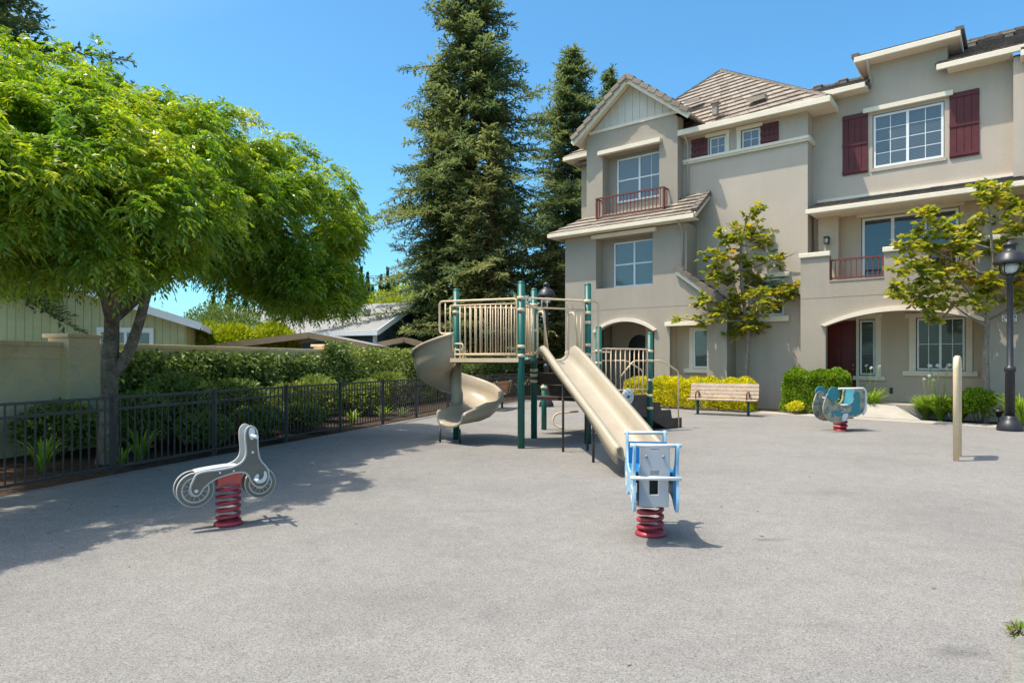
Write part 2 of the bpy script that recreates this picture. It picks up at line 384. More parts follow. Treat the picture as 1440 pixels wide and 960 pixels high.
# ------------------------------------------------------------------ leaves
def unit(a):
    return a/np.maximum(np.linalg.norm(a, axis=-1, keepdims=True), 1e-9)
def leaf_mesh(name, P, D, U, Ln, Wd, mat, parent=None, loc=None, six=False, extra=None, fold=.15):
    """one small folded leaf per point: base P, direction D, face normal near U"""
    D = unit(D); S = unit(np.cross(D, U)); Nn = np.cross(S, D)
    n = len(P); Ln = np.broadcast_to(Ln, (n,))[:, None]; Wd = np.broadcast_to(Wd, (n,))[:, None]
    if six:
        V = np.stack([P, P+D*Ln*.3-S*Wd*.46+Nn*Wd*fold, P+D*Ln*.68-S*Wd*.42+Nn*Wd*fold*.6, P+D*Ln-Nn*Ln*.08,
                      P+D*Ln*.68+S*Wd*.42+Nn*Wd*fold*.6, P+D*Ln*.3+S*Wd*.46+Nn*Wd*fold], 1)
        k = 6
    else:
        V = np.stack([P, P+D*Ln*.42-S*Wd*.5+Nn*Wd*fold, P+D*Ln-Nn*Ln*.06, P+D*Ln*.42+S*Wd*.5+Nn*Wd*fold], 1)
        k = 4
    V = V.reshape(-1, 3)
    root = parent
    while root is not None and root.parent: root = root.parent
    if root is not None and root.name in XF:
        A = np.array(XF[root.name].inverted()); V = (np.c_[V, np.ones(len(V))] @ A.T)[:, :3]
    elif loc is not None: V = V-np.array(loc)
    me = bpy.data.meshes.new(name)
    me.vertices.add(n*k); me.vertices.foreach_set('co', V.astype(np.float32).ravel())
    me.loops.add(n*k); me.loops.foreach_set('vertex_index', np.arange(n*k, dtype=np.int32))
    me.polygons.add(n); me.polygons.foreach_set('loop_start', np.arange(0, n*k, k, dtype=np.int32))
    me.update(calc_edges=True); me.validate()
    me.materials.append(M[mat])
    o = bpy.data.objects.new(name, me); COL.objects.link(o)
    if parent is not None: o.parent = parent
    elif loc is not None: o.location = loc
    return o
def rdir(n): return unit(rng.normal(size=(n, 3)))

def hedge_points(x0, x1, y0, y1, z0, z1, n, lump=.08):
    """points near the faces of a clipped hedge, a little uneven"""
    a = rng.random((n, 3))
    side = rng.choice(5, n, p=[.34, .22, .12, .16, .16])        # top, front, back, left, right
    dep = np.abs(rng.normal(0, .07, n))
    Lx, Ly, Lz = x1-x0, y1-y0, z1-z0
    P = np.c_[x0+a[:, 0]*Lx, y0+a[:, 1]*Ly, z0+a[:, 2]*Lz]
    Nn = np.zeros((n, 3))
    for k, (ax, val, sg) in enumerate([(2, z1, 1), (1, y0, -1), (1, y1, 1), (0, x0, -1), (0, x1, 1)]):
        m = side == k; P[m, ax] = val-sg*dep[m]; Nn[m, ax] = sg
    w = lump*(np.sin(P[:, 0]*5.1+1)+np.sin(P[:, 1]*6.3+P[:, 2]*4.7)+np.sin(P[:, 0]*11+P[:, 2]*9))/2
    # round the shoulders
    P[:, 2] -= .10*np.clip(1-np.minimum(np.minimum(P[:, 0]-x0, x1-P[:, 0]), np.minimum(P[:, 1]-y0, y1-P[:, 1]))/.18, 0, 1)*(P[:, 2]-z0)/Lz
    return P+Nn*w[:, None], Nn
def clipped_hedge(name, label, cat, org, rz, Lx, Ly, Lz, n, mat, ln, wd, group=None):
    c, s_ = math.cos(rz), math.sin(rz)
    t = thing(name, label, cat, (org[0], org[1], 0), rz, group)
    P, Nn = hedge_points(0, Lx, 0, Ly, .08, Lz, n)
    D = Nn+rdir(n)*.8+np.array([0, 0, .35]); U = Nn+rdir(n)*.7
    A = np.array(XF[t.name]); Pw = (np.c_[P, np.ones(n)] @ A.T)[:, :3]; R = A[:3, :3]
    leaf_mesh('foliage', Pw, D @ R.T, U @ R.T, ln*rng.uniform(.6, 1.2, n), wd*rng.uniform(.7, 1.2, n), mat, t)
    b = MB()
    for i in range(max(3, int(Lx*2.5))):
        x = Lx*(i+.5)/max(3, int(Lx*2.5)); y = Ly*.5
        b.tube([(x, y, -.05), (x+.05, y-.03, Lz*.3), (x-.08, y+.05, Lz*.75)], [.02, .016, .008], 6)
        b.tube([(x, y, .05), (x+.15, y-.12, Lz*.4), (x+.2, y-.2, Lz*.8)], [.014, .011, .006], 6)
    b.build('stems', 'bark', t, local=True)['kind'] = 'stuff'
    return t
def shrub(name, label, cat, c, rad, n, mat, ln, wd, group=None, six=False, stems=True, z0=0.):
    """rounded shrub made of several clumps"""
    t = thing(name, label, cat, (c[0], c[1], z0), 0, group)
    K = 9; cs = unit(rng.normal(size=(K, 3)))*np.array(rad)*.45; cs[:, 2] = np.abs(cs[:, 2])*.9
    ki = rng.integers(0, K, n); d = rdir(n); rr = rng.uniform(.72, 1.05, n)**.6
    P = np.array([c[0], c[1], z0+rad[2]*.95])+cs[ki]+d*rr[:, None]*np.array(rad)*rng.uniform(.5, .62, K)[ki][:, None]
    P[:, 2] = np.maximum(P[:, 2], z0+.03)
    D = d+rdir(n)*.7+np.array([0, 0, .25]); U = d+rdir(n)*.6
    leaf_mesh('foliage', P, D, U, ln*rng.uniform(.6, 1.2, n), wd*rng.uniform(.7, 1.2, n), mat, t, six=six)
    if stems:
        b = MB()
        for i in range(6):
            a = i*1.05; b.tube([(c[0]+.03*math.cos(a), c[1]+.03*math.sin(a), z0-.03), (c[0]+rad[0]*.3*math.cos(a), c[1]+rad[1]*.3*math.sin(a), z0+rad[2]*.6), (c[0]+rad[0]*.5*math.cos(a), c[1]+rad[1]*.5*math.sin(a), z0+rad[2]*1.2)], [.02, .014, .006], 6)
        b.build('stems', 'bark', t)['kind'] = 'stuff'
    return t
def strap_plant(name, label, c, h, n, mat='leaf_strap', group=None, flowers=0, cat='plant', z0=0.):
    """arching strap leaves from one base, each leaf a bent ribbon"""
    t = thing(name, label, cat, (c[0], c[1], z0), 0, group)
    b = MB()
    for i in range(n):
        a = random.uniform(0, 2*PI); hh = h*random.uniform(.6, 1.1); sp = random.uniform(.25, .8)*h
        dx, dy = math.cos(a), math.sin(a); w = random.uniform(.012, .022)*(1.25 if group == 'strap leaved plants before the porch' else 1)
        pts = []
        for k in range(6):
            u = k/5; rr = .03+sp*u**1.4; zz = hh*(u*1.35-.62*u**2.4*random.uniform(.8, 1.1))
            ww = w*(1-u**2.5)+.001
            pts.append(((c[0]+dx*rr-dy*ww, c[1]+dy*rr+dx*ww, z0-.02+zz), (c[0]+dx*rr+dy*ww, c[1]+dy*rr-dx*ww, z0-.02+zz)))
        vs = [p for q in pts for p in q]
        b.add(vs, [(2*k, 2*k+1, 2*k+3, 2*k+2) for k in range(5)], True)
    b.build('leaves', mat, t, recalc=False)
    for i in range(flowers):
        a = random.uniform(0, 2*PI); q = random.uniform(.05, .3)*h; H = h*random.uniform(1.3, 1.75)
        tip = (c[0]+math.cos(a)*q*1.8, c[1]+math.sin(a)*q*1.8, z0+H)
        f = MB(); f.tube([(c[0]+math.cos(a)*.03, c[1]+math.sin(a)*.03, z0-.02), (c[0]+math.cos(a)*q, c[1]+math.sin(a)*q, z0+H*.6), tip], .005, 5)
        st = f.build('flower_stalk', 'leaf_strap', t)
        m = 40; d = rdir(m)
        leaf_mesh('flower_head', np.array(tip)+d*.012, d, rdir(m), .04, .018, 'flower', st)
    return t

# ------------------------------------------------------------------ trees
def limb(b, pts, r, n=9):
    """smooth tapered limb through pts (Catmull-Rom)"""
    P = [Vector(p) for p in pts]; P = [P[0]*2-P[1]]+P+[P[-1]*2-P[-2]]; R = [r[0]]+list(r)+[r[-1]]
    q = []; rr = []
    for i in range(1, len(P)-2):
        for k in range(6):
            t = k/6; a, bb, c, d = P[i-1], P[i], P[i+1], P[i+2]
            q.append(.5*((2*bb)+(c-a)*t+(2*a-5*bb+4*c-d)*t*t+(3*bb-a-3*c+d)*t**3)); rr.append(R[i]*(1-t)+R[i+1]*t)
    q.append(P[-2]); rr.append(R[-2])
    b.tube(q, rr, n)

def ash_tree():
    base = (-6.15, 9.75, 0)
    t = thing('shade_tree', 'big leafy green shade tree with forked trunk growing behind the black fence', 'tree', base)
    b = MB(); X, Y = base[0], base[1]
    limb(b, [(X-.02, Y, -.1), (X, Y, .25), (X, Y+.02, .9), (X+.03, Y, 1.5), (X+.02, Y+.05, 2.1), (X+.08, Y-.1, 2.7), (X-.3, Y-.5, 3.5), (X-.6, Y-1., 4.6)], [.18, .14, .122, .115, .105, .095, .075, .03], 12)
    b.build('trunk', 'bark', t)
    br = MB()
    limb(br, [(X+.02, Y, 1.28), (X+.25, Y+.05, 1.62), (X+.40, Y+.1, 2.1), (X+.55, Y+.3, 2.9), (X+.8, Y+1.1, 3.9), (X+.9, Y+2., 4.9)], [.095, .085, .073, .064, .045, .02]); br.build('branch', 'bark', t)
    ends = [(-.1, 2.6, 3.4), (1.4, 3.2, 3.9), (-1.8, -2.8, 3.6), (.9, -3., 3.5), (-2.5, .4, 4.4), (.4, -.6, 5.3), (-1.2, 1.6, 5.2), (1.2, .8, 4.3), (1.9, 3.8, 4.1), (.5, 1.5, 3.0), (1.6, -2.2, 3.2)]
    for (dx, dy, zz) in ends:
        br = MB(); limb(br, [(X+.05, Y-.03, 2.3+random.uniform(-.2, .5)), (X+dx*.35, Y+dy*.3, 2.9+zz*.1), (X+dx*.7, Y+dy*.65, zz*.55+1.8), (X+dx, Y+dy, zz)], [.07, .05, .035, .012], 7); br.build('branch', 'bark', t)
    # crown: clumps of drooping compound leaves
    E = [((-6.4, 9.5, 4.2), (1.9, 2.3, 1.55), 1.), ((-4.7, 13.0, 4.25), (1.5, 2.3, 1.5), 1.0), ((-5.0, 7.7, 3.45), (1.3, 1.3, 1.05), .55),
         ((-5.3, 11.0, 4.4), (1.25, 2.2, 1.35), .65), ((-4.2, 12.9, 3.1), (.95, 1.4, .8), .3), ((-7.7, 9.8, 4.1), (1.5, 1.9, 1.5), .55),
         ((-6.9, 11.4, 4.85), (1.6, 1.7, 1.3), .45), ((-6.1, 7.6, 3.7), (1.3, 1.3, 1.15), .5), ((-5.5, 5.9, 3.15), (.9, 1.0, .8), .22), ((-6.3, 5.0, 3.5), (1.2, 1.0, .9), .25), ((-3.95, 12.5, 2.75), (.7, 1.0, .62), .2)]
    nK = 860
    w = np.array([e[2] for e in E]); w /= w.sum()
    K = []; Kn = []
    for (c, r, _), k in zip(E, np.maximum(6, (w*nK).astype(int))):
        d = rdir(k); rr = np.where(rng.random(k) < .85, rng.uniform(.80, 1.03, k), rng.uniform(.35, .8, k))
        lump = 1+.12*np.sin(d[:, 0]*7+d[:, 2]*5)*np.sin(d[:, 1]*6+1)
        K.append(np.array(c)+d*(rr*lump)[:, None]*np.array(r)); Kn.append(d)
    K = np.concatenate(K); Kn = np.concatenate(Kn)
    ok = K[:, 2] > np.where(K[:, 1] < 8.5, 2.45, np.where(K[:, 1] < 11.6, 2.72, 2.5))
    K = np.concatenate([K[ok], [(-4.15, 12.7, 2.75), (-4.35, 12.4, 2.6), (-3.95, 13.0, 2.9), (-4.5, 12.9, 2.75)]]); Kn = np.concatenate([Kn[ok], rdir(4)])
    per = 13; ki = np.repeat(np.arange(len(K)), per); dl = rdir(len(ki)); dl[:, 2] = np.abs(dl[:, 2])*1.1-.25; dl = unit(dl)
    size = rng.uniform(.15, .36, len(K))
    C = K[ki]+dl*(size[ki]*rng.uniform(.5, 1.05, len(ki)))[:, None]; Dn = unit(dl*.8+Kn[ki]*.5)
    # two shoots that stand out of the top
    sh = np.array([(-6.2, 9.6, 6.3), (-6.2, 9.6, 6.15), (-6.15, 9.6, 6.0), (-4.6, 12.2, 5.8), (-4.6, 12.2, 5.65)]); C = np.concatenate([C, sh]); Dn = np.concatenate([Dn, np.tile([0, 0, 1.], (5, 1))])
    m = len(C); nl = 6; nf = 9
    ci = np.repeat(np.arange(m), nl); k = len(ci)
    dirr = unit(Dn[ci]*.9+rdir(k)*.8+np.array([0, 0, .15])); start = C[ci]+rdir(k)*.06
    L = rng.uniform(.15, .27, k)
    # leaflets along each drooping stalk
    u = np.tile(np.linspace(.18, 1., nf), k); li = np.repeat(np.arange(k), nf)
    droop = np.array([0, 0, -1.])
    pos = start[li]+dirr[li]*(L[li]*u)[:, None]+droop*(L[li]*.5*u**2)[:, None]
    tan = unit(dirr[li]+droop*(1.0*u)[:, None])
    side = unit(np.cross(tan, np.array([0, 0, 1.]))+1e-4); sg = np.tile(np.array([1, -1, 1, -1, 1, -1, 1, -1, 0]), k)
    ld = tan*.75+side*(sg*.8)[:, None]+droop*.30+rdir(len(u))*.3
    un = np.cross(side, tan)*-1+rdir(len(u))*.35
    un[:, 2] = np.abs(un[:, 2])
    leaf_mesh('crown', pos, ld, un, rng.uniform(.060, .105, len(u)), rng.uniform(.020, .033, len(u)), 'leaf_ash', t)
    return t
ash_tree()

def conifer(name, label, x, y, H, R0, zb, mat, dens=1., lean=0., top_r=.0, group='conifers behind the playground', sp_len=.34, trunk_r=.3):
    """trunk, whorled drooping branches and flat sprays of short needles"""
    t = thing(name, label, 'tree', (x, y, 0), 0, group)
    b = MB(); b.tube([(x, y, -.1), (x, y, H*.3), (x+lean*.5, y, H*.6), (x+lean, y, H*.98)], [trunk_r, trunk_r*.75, trunk_r*.42, .02], 10)
    b.build('trunk', 'bark_r', t)
    br = MB(); P = []; D = []; U = []; S = []
    nb = int((H-zb)*19*dens)
    for i in range(nb):
        u = (i+random.random())/nb; z = zb+(H-zb)*u
        env = R0*(1-u)**.68*(.6+.4*min(1, u*6+.3))+top_r
        ln = env*random.uniform(.35, 1.32)*(1+.18*math.sin(z*2.1+i*.01)); a = random.uniform(0, 2*PI)
        ln *= 1+.30*math.sin(3*a+z*1.15)+.16*math.sin(5*a-z*2.3)
        ca, sa = math.cos(a), math.sin(a); bx = x+lean*u
        up = .28*(u-.35)+random.uniform(-.22, .30)
        tip = []
        ns = max(4, int(ln/.11))
        for k in range(ns+1):
            q = k/ns
            tip.append((bx+ca*ln*q, y+sa*ln*q, z+ln*(up*q-.42*q*q+.22*q**3)))
        br.tube([tip[0], tip[ns//2], tip[-1]], [.035*min(1, ln/2)+.008, .018, .004], 5, caps=False)
        for k in range(1, ns+1):
            q = k/ns
            if q < .22: continue
            for sgn in (-1, 1):
                fl = sp_len*(1.15-.55*q)*random.uniform(.6, 1.35)
                ang = a+sgn*random.uniform(.5, 1.2)
                dx, dy, dz = math.cos(ang), math.sin(ang), random.uniform(-.6, .6)
                bp = tip[k]
                for j in range(4):
                    w = (j+.3)/4
                    P.append((bp[0]+dx*fl*w, bp[1]+dy*fl*w, bp[2]+dz*fl*w-.12*fl*w*w)); D.append((dx+random.uniform(-.8, .8), dy+random.uniform(-.8, .8), dz+random.uniform(-.5, .45))); U.append((random.uniform(-.5, .5), random.uniform(-.5, .5), 1)); S.append(fl*random.uniform(.35, .75))
            P.append(tip[k]); D.append((ca+random.uniform(-.5, .5), sa+random.uniform(-.5, .5), random.uniform(-.2, .5))); U.append((0, 0, 1)); S.append(sp_len*.6)
    # a sharp leader
    for i in range(60):
        q = i/60; a = random.uniform(0, 2*PI); zz = H-1.6*q
        P.append((x+lean, y, zz)); D.append((math.cos(a), math.sin(a), .7)); U.append((math.sin(a), -math.cos(a), .4)); S.append(.12+.4*q)
    br.build('branches', 'bark_r', t, recalc=False)['kind'] = 'stuff'
    S = np.array(S)
    leaf_mesh('crown', np.array(P), np.array(D), np.array(U), S, S*.26+.035, mat, t)
    return t
conifer('redwood', 'tallest dark redwood, its top running out of the picture', -1.95, 32., 22.3, 4.6, 2.6, 'leaf_con', 1.9, trunk_r=.42, sp_len=.5)
conifer('redwood', 'dark redwood hugging the left side of the tallest one', -3.7, 33.5, 17.0, 2.6, 3.4, 'leaf_con', 1.8, sp_len=.46)
conifer('redwood', 'slim dark redwood standing just left of the gabled bay', 3.6, 38., 20.0, 4.7, 2., 'leaf_con', 1.8, sp_len=.5)
conifer('redwood', 'thin treetop poking up behind the gable roof', 7.0, 46., 22.4, 3.0, 6., 'leaf_con', 1.4, sp_len=.45)
conifer('redwood', 'young pale green redwood in front of the tallest one', -.95, 29.2, 12.2, 2.4, .6, 'leaf_con2', 1.5, trunk_r=.16, sp_len=.36)
conifer('redwood', 'low pale redwood in the gap beside the building', 2.1, 31., 8.2, 2.5, .5, 'leaf_con2', 1.5, trunk_r=.14, sp_len=.36)
conifer('redwood', 'conifer branches at the upper left corner above the shade tree', -17.2, 20., 21., 4.6, 4., 'leaf_con', 1.1, sp_len=.5, trunk_r=.35)

def small_tree(name, label, base, trunk, limbs, clumps, n_leaf, seed):
    t = thing(name, label, 'tree', base, 0, 'young street trees by the building')
    b = MB(); limb(b, trunk[0], trunk[1], 9); b.build('trunk', 'bark_p', t)
    for pts in limbs: br = MB(); limb(br, pts, [.035, .022, .008], 7); br.build('branch', 'bark_p', t)
    br = MB()
    rs = np.random.default_rng(seed)
    P = []; D = []; U = []; L = []
    for (cx, cy, cz, r) in clumps:
        # rosettes on twigs inside each clump
        k = max(5, int(n_leaf*r*r*42))
        for i in range(k):
            d = unit(rs.normal(size=3)); p = np.array([cx, cy, cz])+d*r*1.55*rs.uniform(.15, 1.)*np.array([1, 1, .8])
            br.tube([(cx, cy, cz-.05), tuple((p+np.array([cx, cy, cz]))/2+np.array([0, 0, -.03])), tuple(p)], [.008, .006, .004], 4, caps=False)
            for j in range(8):
                a = rs.uniform(0, 2*PI); e = rs.uniform(-.5, .7)
                dd = np.array([math.cos(a), math.sin(a), e])+d*.4
                P.append(p+dd*.01); D.append(dd); U.append(np.array([0, 0, 1])+rs.normal(size=3)*.45); L.append(rs.uniform(.13, .25))
    br.build('twigs', 'bark_p', t, recalc=False)['kind'] = 'stuff'
    L = np.array(L)
    leaf_mesh('crown', np.array(P), np.array(D), np.array(U), L, L*.52, 'leaf_mag', t, six=True)
    return t
def pxp(px, py, D): return ((px-720)/900*D, D, 1.55+(507-py)*D/900)
def grow(base_px, D, y_base, trunk_px, clump_px, limb_px, label, n, seed):
    r = random.Random(seed)
    tb = pxp(base_px, y_base, D)
    tr = [(tb[0], D, -.05)]+[pxp(a, c, D) for a, c in trunk_px]
    rad = [.082]+[.066*(1-i/len(trunk_px))+.012 for i in range(len(trunk_px))]
    lm = []
    for (a0, a1, b0, b1) in limb_px:
        dy = r.uniform(-.5, .5)
        p0 = Vector(pxp(a0, a1, D)); p1 = Vector(pxp(b0, b1, D+dy)); lm.append([p0, (p0+p1)/2+Vector((0, 0, -.06)), p1])
    cl = [(*pxp(a, c, D+r.uniform(-.55, .55)), rr) for (a, c, rr) in clump_px]
    small_tree('young_tree', label, (tb[0], D, 0), (tr, rad), lm, cl, n, seed)
grow(1048, 20.4, 560, [(1050, 520), (1052, 470), (1046, 425), (1042, 380), (1044, 330), (1058, 292)],
     [(1060, 300, .26), (1052, 322, .30), (1030, 336, .36), (1074, 340, .34), (1008, 362, .34), (1046, 368, .36), (1090, 362, .24), (1022, 392, .34), (1062, 396, .36), (1000, 384, .22),
      (1096, 392, .28), (1030, 424, .36), (1066, 424, .36), (992, 420, .28), (1012, 440, .26), (1098, 414, .34), (1120, 412, .22), (1124, 354, .22), (1052, 452, .36), (1038, 468, .28), (1066, 466, .26), (956, 446, .15), (984, 450, .16), (1000, 448, .15)],
     [(1048, 450, 1000, 448), (1046, 425, 990, 420), (1044, 400, 1110, 412), (1044, 380, 1090, 362), (1043, 360, 1008, 362), (1000, 448, 956, 447), (1090, 362, 1122, 354), (1044, 345, 1074, 340), (1042, 375, 1022, 392)],
     'small yellow green tree behind the slatted bench', 5.2, 3)
grow(1386, 15.9, 592, [(1387, 545), (1386, 500), (1388, 455), (1390, 420), (1396, 380), (1394, 335), (1390, 290)],
     [(1388, 262, .26), (1392, 278, .24), (1302, 302, .24), (1322, 322, .26), (1290, 342, .24), (1272, 345, .20), (1312, 350, .24), (1346, 340, .26), (1362, 330, .22), (1372, 305, .22), (1262, 408, .22), (1282, 412, .26), (1306, 402, .26), (1330, 420, .26), (1310, 428, .22),
      (1290, 380, .26), (1275, 375, .22), (1320, 380, .22), (1350, 366, .26), (1362, 388, .24), (1348, 396, .14), (1398, 396, .26), (1412, 412, .24), (1384, 408, .22), (1432, 392, .28), (1440, 420, .28), (1450, 340, .34), (1424, 320, .26), (1430, 290, .28), (1408, 345, .26), (1460, 300, .34), (1312, 455, .13), (1470, 380, .34), (1375, 425, .2), (1418, 360, .24)],
     [(1389, 450, 1352, 395), (1352, 395, 1290, 380), (1388, 458, 1330, 420), (1330, 420, 1270, 410), (1390, 450, 1440, 415), (1394, 400, 1346, 345), (1394, 390, 1312, 350), (1392, 350, 1322, 320), (1396, 385, 1440, 330), (1396, 400, 1432, 392), (1340, 430, 1312, 455)],
     'small yellow green tree beside the black street lamp', 6.2, 5)

# ------------------------------------------------------------------ ground
def sheet(name, poly, z, mat, sub=None):
    b = MB(); b.add([(x, y, z) for x, y in poly], [tuple(range(len(poly)))])
    o = b.build(name, mat, recalc=False)
    if o.data.polygons[0].normal.z < 0: o.data.flip_normals()
    return struct(o)
sheet('ground', [(-400, -60), (400, -60), (400, 700), (-400, 700)], -.03, 'earth')
FA = Vector((-5.44, 8.72, 0)); FD = Vector((.305, .952, 0)).normalized()
def fp(k, off=0.): p = FA+FD*k+Vector((-.952, .305, 0))*off; return (p.x, p.y)
CURB = [(3.9, 23.2), (5.16, 21.1), (9.52, 16.47), (11.75, 14.2), (13.6, 12.3)]
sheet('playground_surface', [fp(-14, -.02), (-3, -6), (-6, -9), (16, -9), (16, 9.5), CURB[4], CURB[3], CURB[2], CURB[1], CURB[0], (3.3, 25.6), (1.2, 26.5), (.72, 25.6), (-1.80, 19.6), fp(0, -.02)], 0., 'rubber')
sheet('planting_bed', [fp(-14, .0), fp(0, 0), fp(11.45, 0), (.7, 25.8), (1.2, 27.2), (-4.2, 27.5), fp(0, 3.2), fp(-14, 3.2)], -.006, 'mulch')
cb = MB()
BO = Vector((10.33, 20., 0)); BR = Vector((.788, -.616, 0)); BD = Vector((.616, .788, 0))
def bw(s, t, z=0): p = BO+BR*s+BD*t; return (p.x, p.y, z)
# concrete band between the rubber and the beds, with a real front edge
inner = [(4.3, 23.4), (5.6, 21.45), (9.85, 16.90), (12.1, 14.6), (14.0, 12.7)]
for i in range(4):
    a, b_, c, d = CURB[i], CURB[i+1], inner[i+1], inner[i]
    cb.add([(*a, .012), (*b_, .012), (*c, .03), (*d, .03), (*a, -.05), (*b_, -.05)], [(0, 1, 2, 3), (4, 5, 1, 0)])
struct(cb.build('pavement', 'concrete'))
sheet('garden_bed', [inner[0], inner[1], inner[2], inner[3], inner[4], (20, 9), (22, 30), (5, 40), (1.5, 27)], -.012, 'mulch')
pv = MB()
pv.add([(9.35, 17.5, .034), (10.45, 16.35, .034), bw(1.62, -1.66, .32), bw(.12, -1.66, .32), (9.35, 17.5, -.05), (10.45, 16.35, -.05), bw(1.62, -1.66, -.05), bw(.12, -1.66, -.05)], [(0, 1, 2, 3), (0, 4, 5, 1), (1, 5, 6, 2), (3, 7, 4, 0)])
struct(pv.build('walkway', 'concrete'))
ed = MB()
e0 = [(8.6, 10.5), (4.72, 5.86), (2.40, 3.08), (-.2, -.1)]
for i in range(3):
    a, b_ = e0[i], e0[i+1]
    ed.add([(*a, .022), (*b_, .022), (b_[0]+3., b_[1]-2.4, .022), (a[0]+3., a[1]-2.4, .022), (*a, -.05), (*b_, -.05)], [(0, 1, 2, 3), (0, 4, 5, 1)])
M['apron'] = surf('old_concrete', (.20, .195, .165), .9, .15, .2, 3, .3, 40, fine=.25)
struct(ed.build('concrete_apron', 'apron'))
wd = thing('weed', 'small brown and green weed sprouting from the concrete edge', 'plant', (2.86, 3.60, .02))
b = MB()
for i in range(16):
    a = random.uniform(1.6, 4.6); q = random.uniform(.04, .11); h = random.uniform(.02, .09)
    b.tube([(2.86, 3.60, .0), (2.86+q*.5*math.cos(a), 3.60+q*.5*math.sin(a), h), (2.86+q*math.cos(a), 3.60+q*math.sin(a), h*.9)], [.003, .004, .001], 5)
b.build('stalk', 'bark', wd)
dn = rdir(40); leaf_mesh('leaves', np.array([2.86, 3.60, .03])+dn*np.array([.03, .03, .015]), dn+[0, 0, .5], rdir(40), .05, .018, 'leaf_strap', wd)

n_ = 260
kx = rng.uniform(-6, 12, n_); of = -np.abs(rng.normal(0, .9, n_))-.03
Pl = np.array(FA)+np.outer(kx, np.array(FD))+np.outer(of, np.array([-.952, .305, 0])); Pl[:, 2] = .006
P2_ = np.c_[rng.uniform(-3, 8, 60), rng.uniform(2.5, 13, 60), np.full(60, .006)]; Pl = np.r_[Pl, P2_]; m_ = len(Pl)
dl = rdir(m_); dl[:, 2] *= .12
lf = leaf_mesh('fallen_leaves', Pl, dl, np.array([0, 0, 1.])+rdir(m_)*.25, rng.uniform(.025, .06, m_), rng.uniform(.012, .024, m_), 'leaf_dry'); lf['kind'] = 'stuff'
# ------------------------------------------------------------------ metal fence
fe = thing('metal_fence', 'low black metal picket fence along the left edge of the playground', 'fence', (FA.x, FA.y, 0))
posts = [Vector((*fp(k), 0)) for k in (-7.4, -5.52, -3.66, -1.85, 0, 1.85, 3.69, 5.53, 7.4, 9.25, 11.42)]
e2 = Vector((.75, 25.7, 0)); s2 = posts[-1]
posts += [s2+(e2-s2)*q for q in (.28, .56, .84)]+[Vector((2.4, 27.0, 0)), Vector((4.0, 28.3, 0))]
FH = 1.06
for i, p in enumerate(posts):
    b = MB(); b.box(p.x-.03, p.x+.03, p.y-.03, p.y+.03, -.05, FH+.02); po = b.build('post', 'fence', fe)
    b = MB(); b.box(p.x-.036, p.x+.036, p.y-.036, p.y+.036, FH+.02, FH+.035); b.build('post_cap', 'fence', po)
for p, q in zip(posts[:-1], posts[1:]):
    b = MB(); d = q-p; L = d.length; d.normalize()
    a, c = p+d*.03, q-d*.03
    for z in (.10, FH-.17, FH-.015): b.bar(a+Vector((0, 0, z)), c+Vector((0, 0, z)), .03, .034)
    n = int(round(L/.118))
    for k in range(1, n):
        x = p+d*L*k/n; b.bar(x+Vector((0, 0, .117)), x+Vector((0, 0, FH-.032)), .016, .016, (d.x, d.y, 0))
    b.build('picket_panel', 'fence', fe)

# ------------------------------------------------------------------ garden wall with pilasters
wa = Vector((*fp(-16, 3.0), 0))
WD = FD; WN = Vector((-FD.y, FD.x, 0))
def wl(k, off, z): p = FA+FD*k+Vector((-.952, .305, 0))*off; return Vector((p.x, p.y, z))
gw = thing('garden_wall', 'tan stucco garden wall with moulded cap and square pilasters', 'wall', tuple(wl(2, 3.1, 0)))
pil = [-8.0, 1.85, 9.6, 18.3]
b = MB()
for k0, k1 in zip([-16]+[p+.3 for p in pil], [p-.3 for p in pil]+[26]):
    b.bar(wl(k0, 3.1, .86), wl(k1, 3.1, .86), .2, 1.86)
b.build('wall_panel', 'blockwall', gw)
b = MB()
for k0, k1 in zip([-16]+[p+.301 for p in pil], [p-.301 for p in pil]+[26]):
    b.bar(wl(k0, 3.1, 1.60), wl(k1, 3.1, 1.60), .24, .035); b.bar(wl(k0, 3.1, 1.835), wl(k1, 3.1, 1.835), .26, .085)
b.build('coping', 'blockwall', gw, bevel=.01)
for p in pil:
    b = MB(); b.bar(wl(p-.3, 3.08, .95), wl(p+.3, 3.08, .95), .5, 2.0); b.build('pilaster', 'blockwall', gw, bevel=.012)
    b = MB(); b.bar(wl(p-.36, 3.08, 1.985), wl(p+.36, 3.08, 1.985), .62, .07); b.build('pilaster_cap', 'blockwall', gw, bevel=.015)

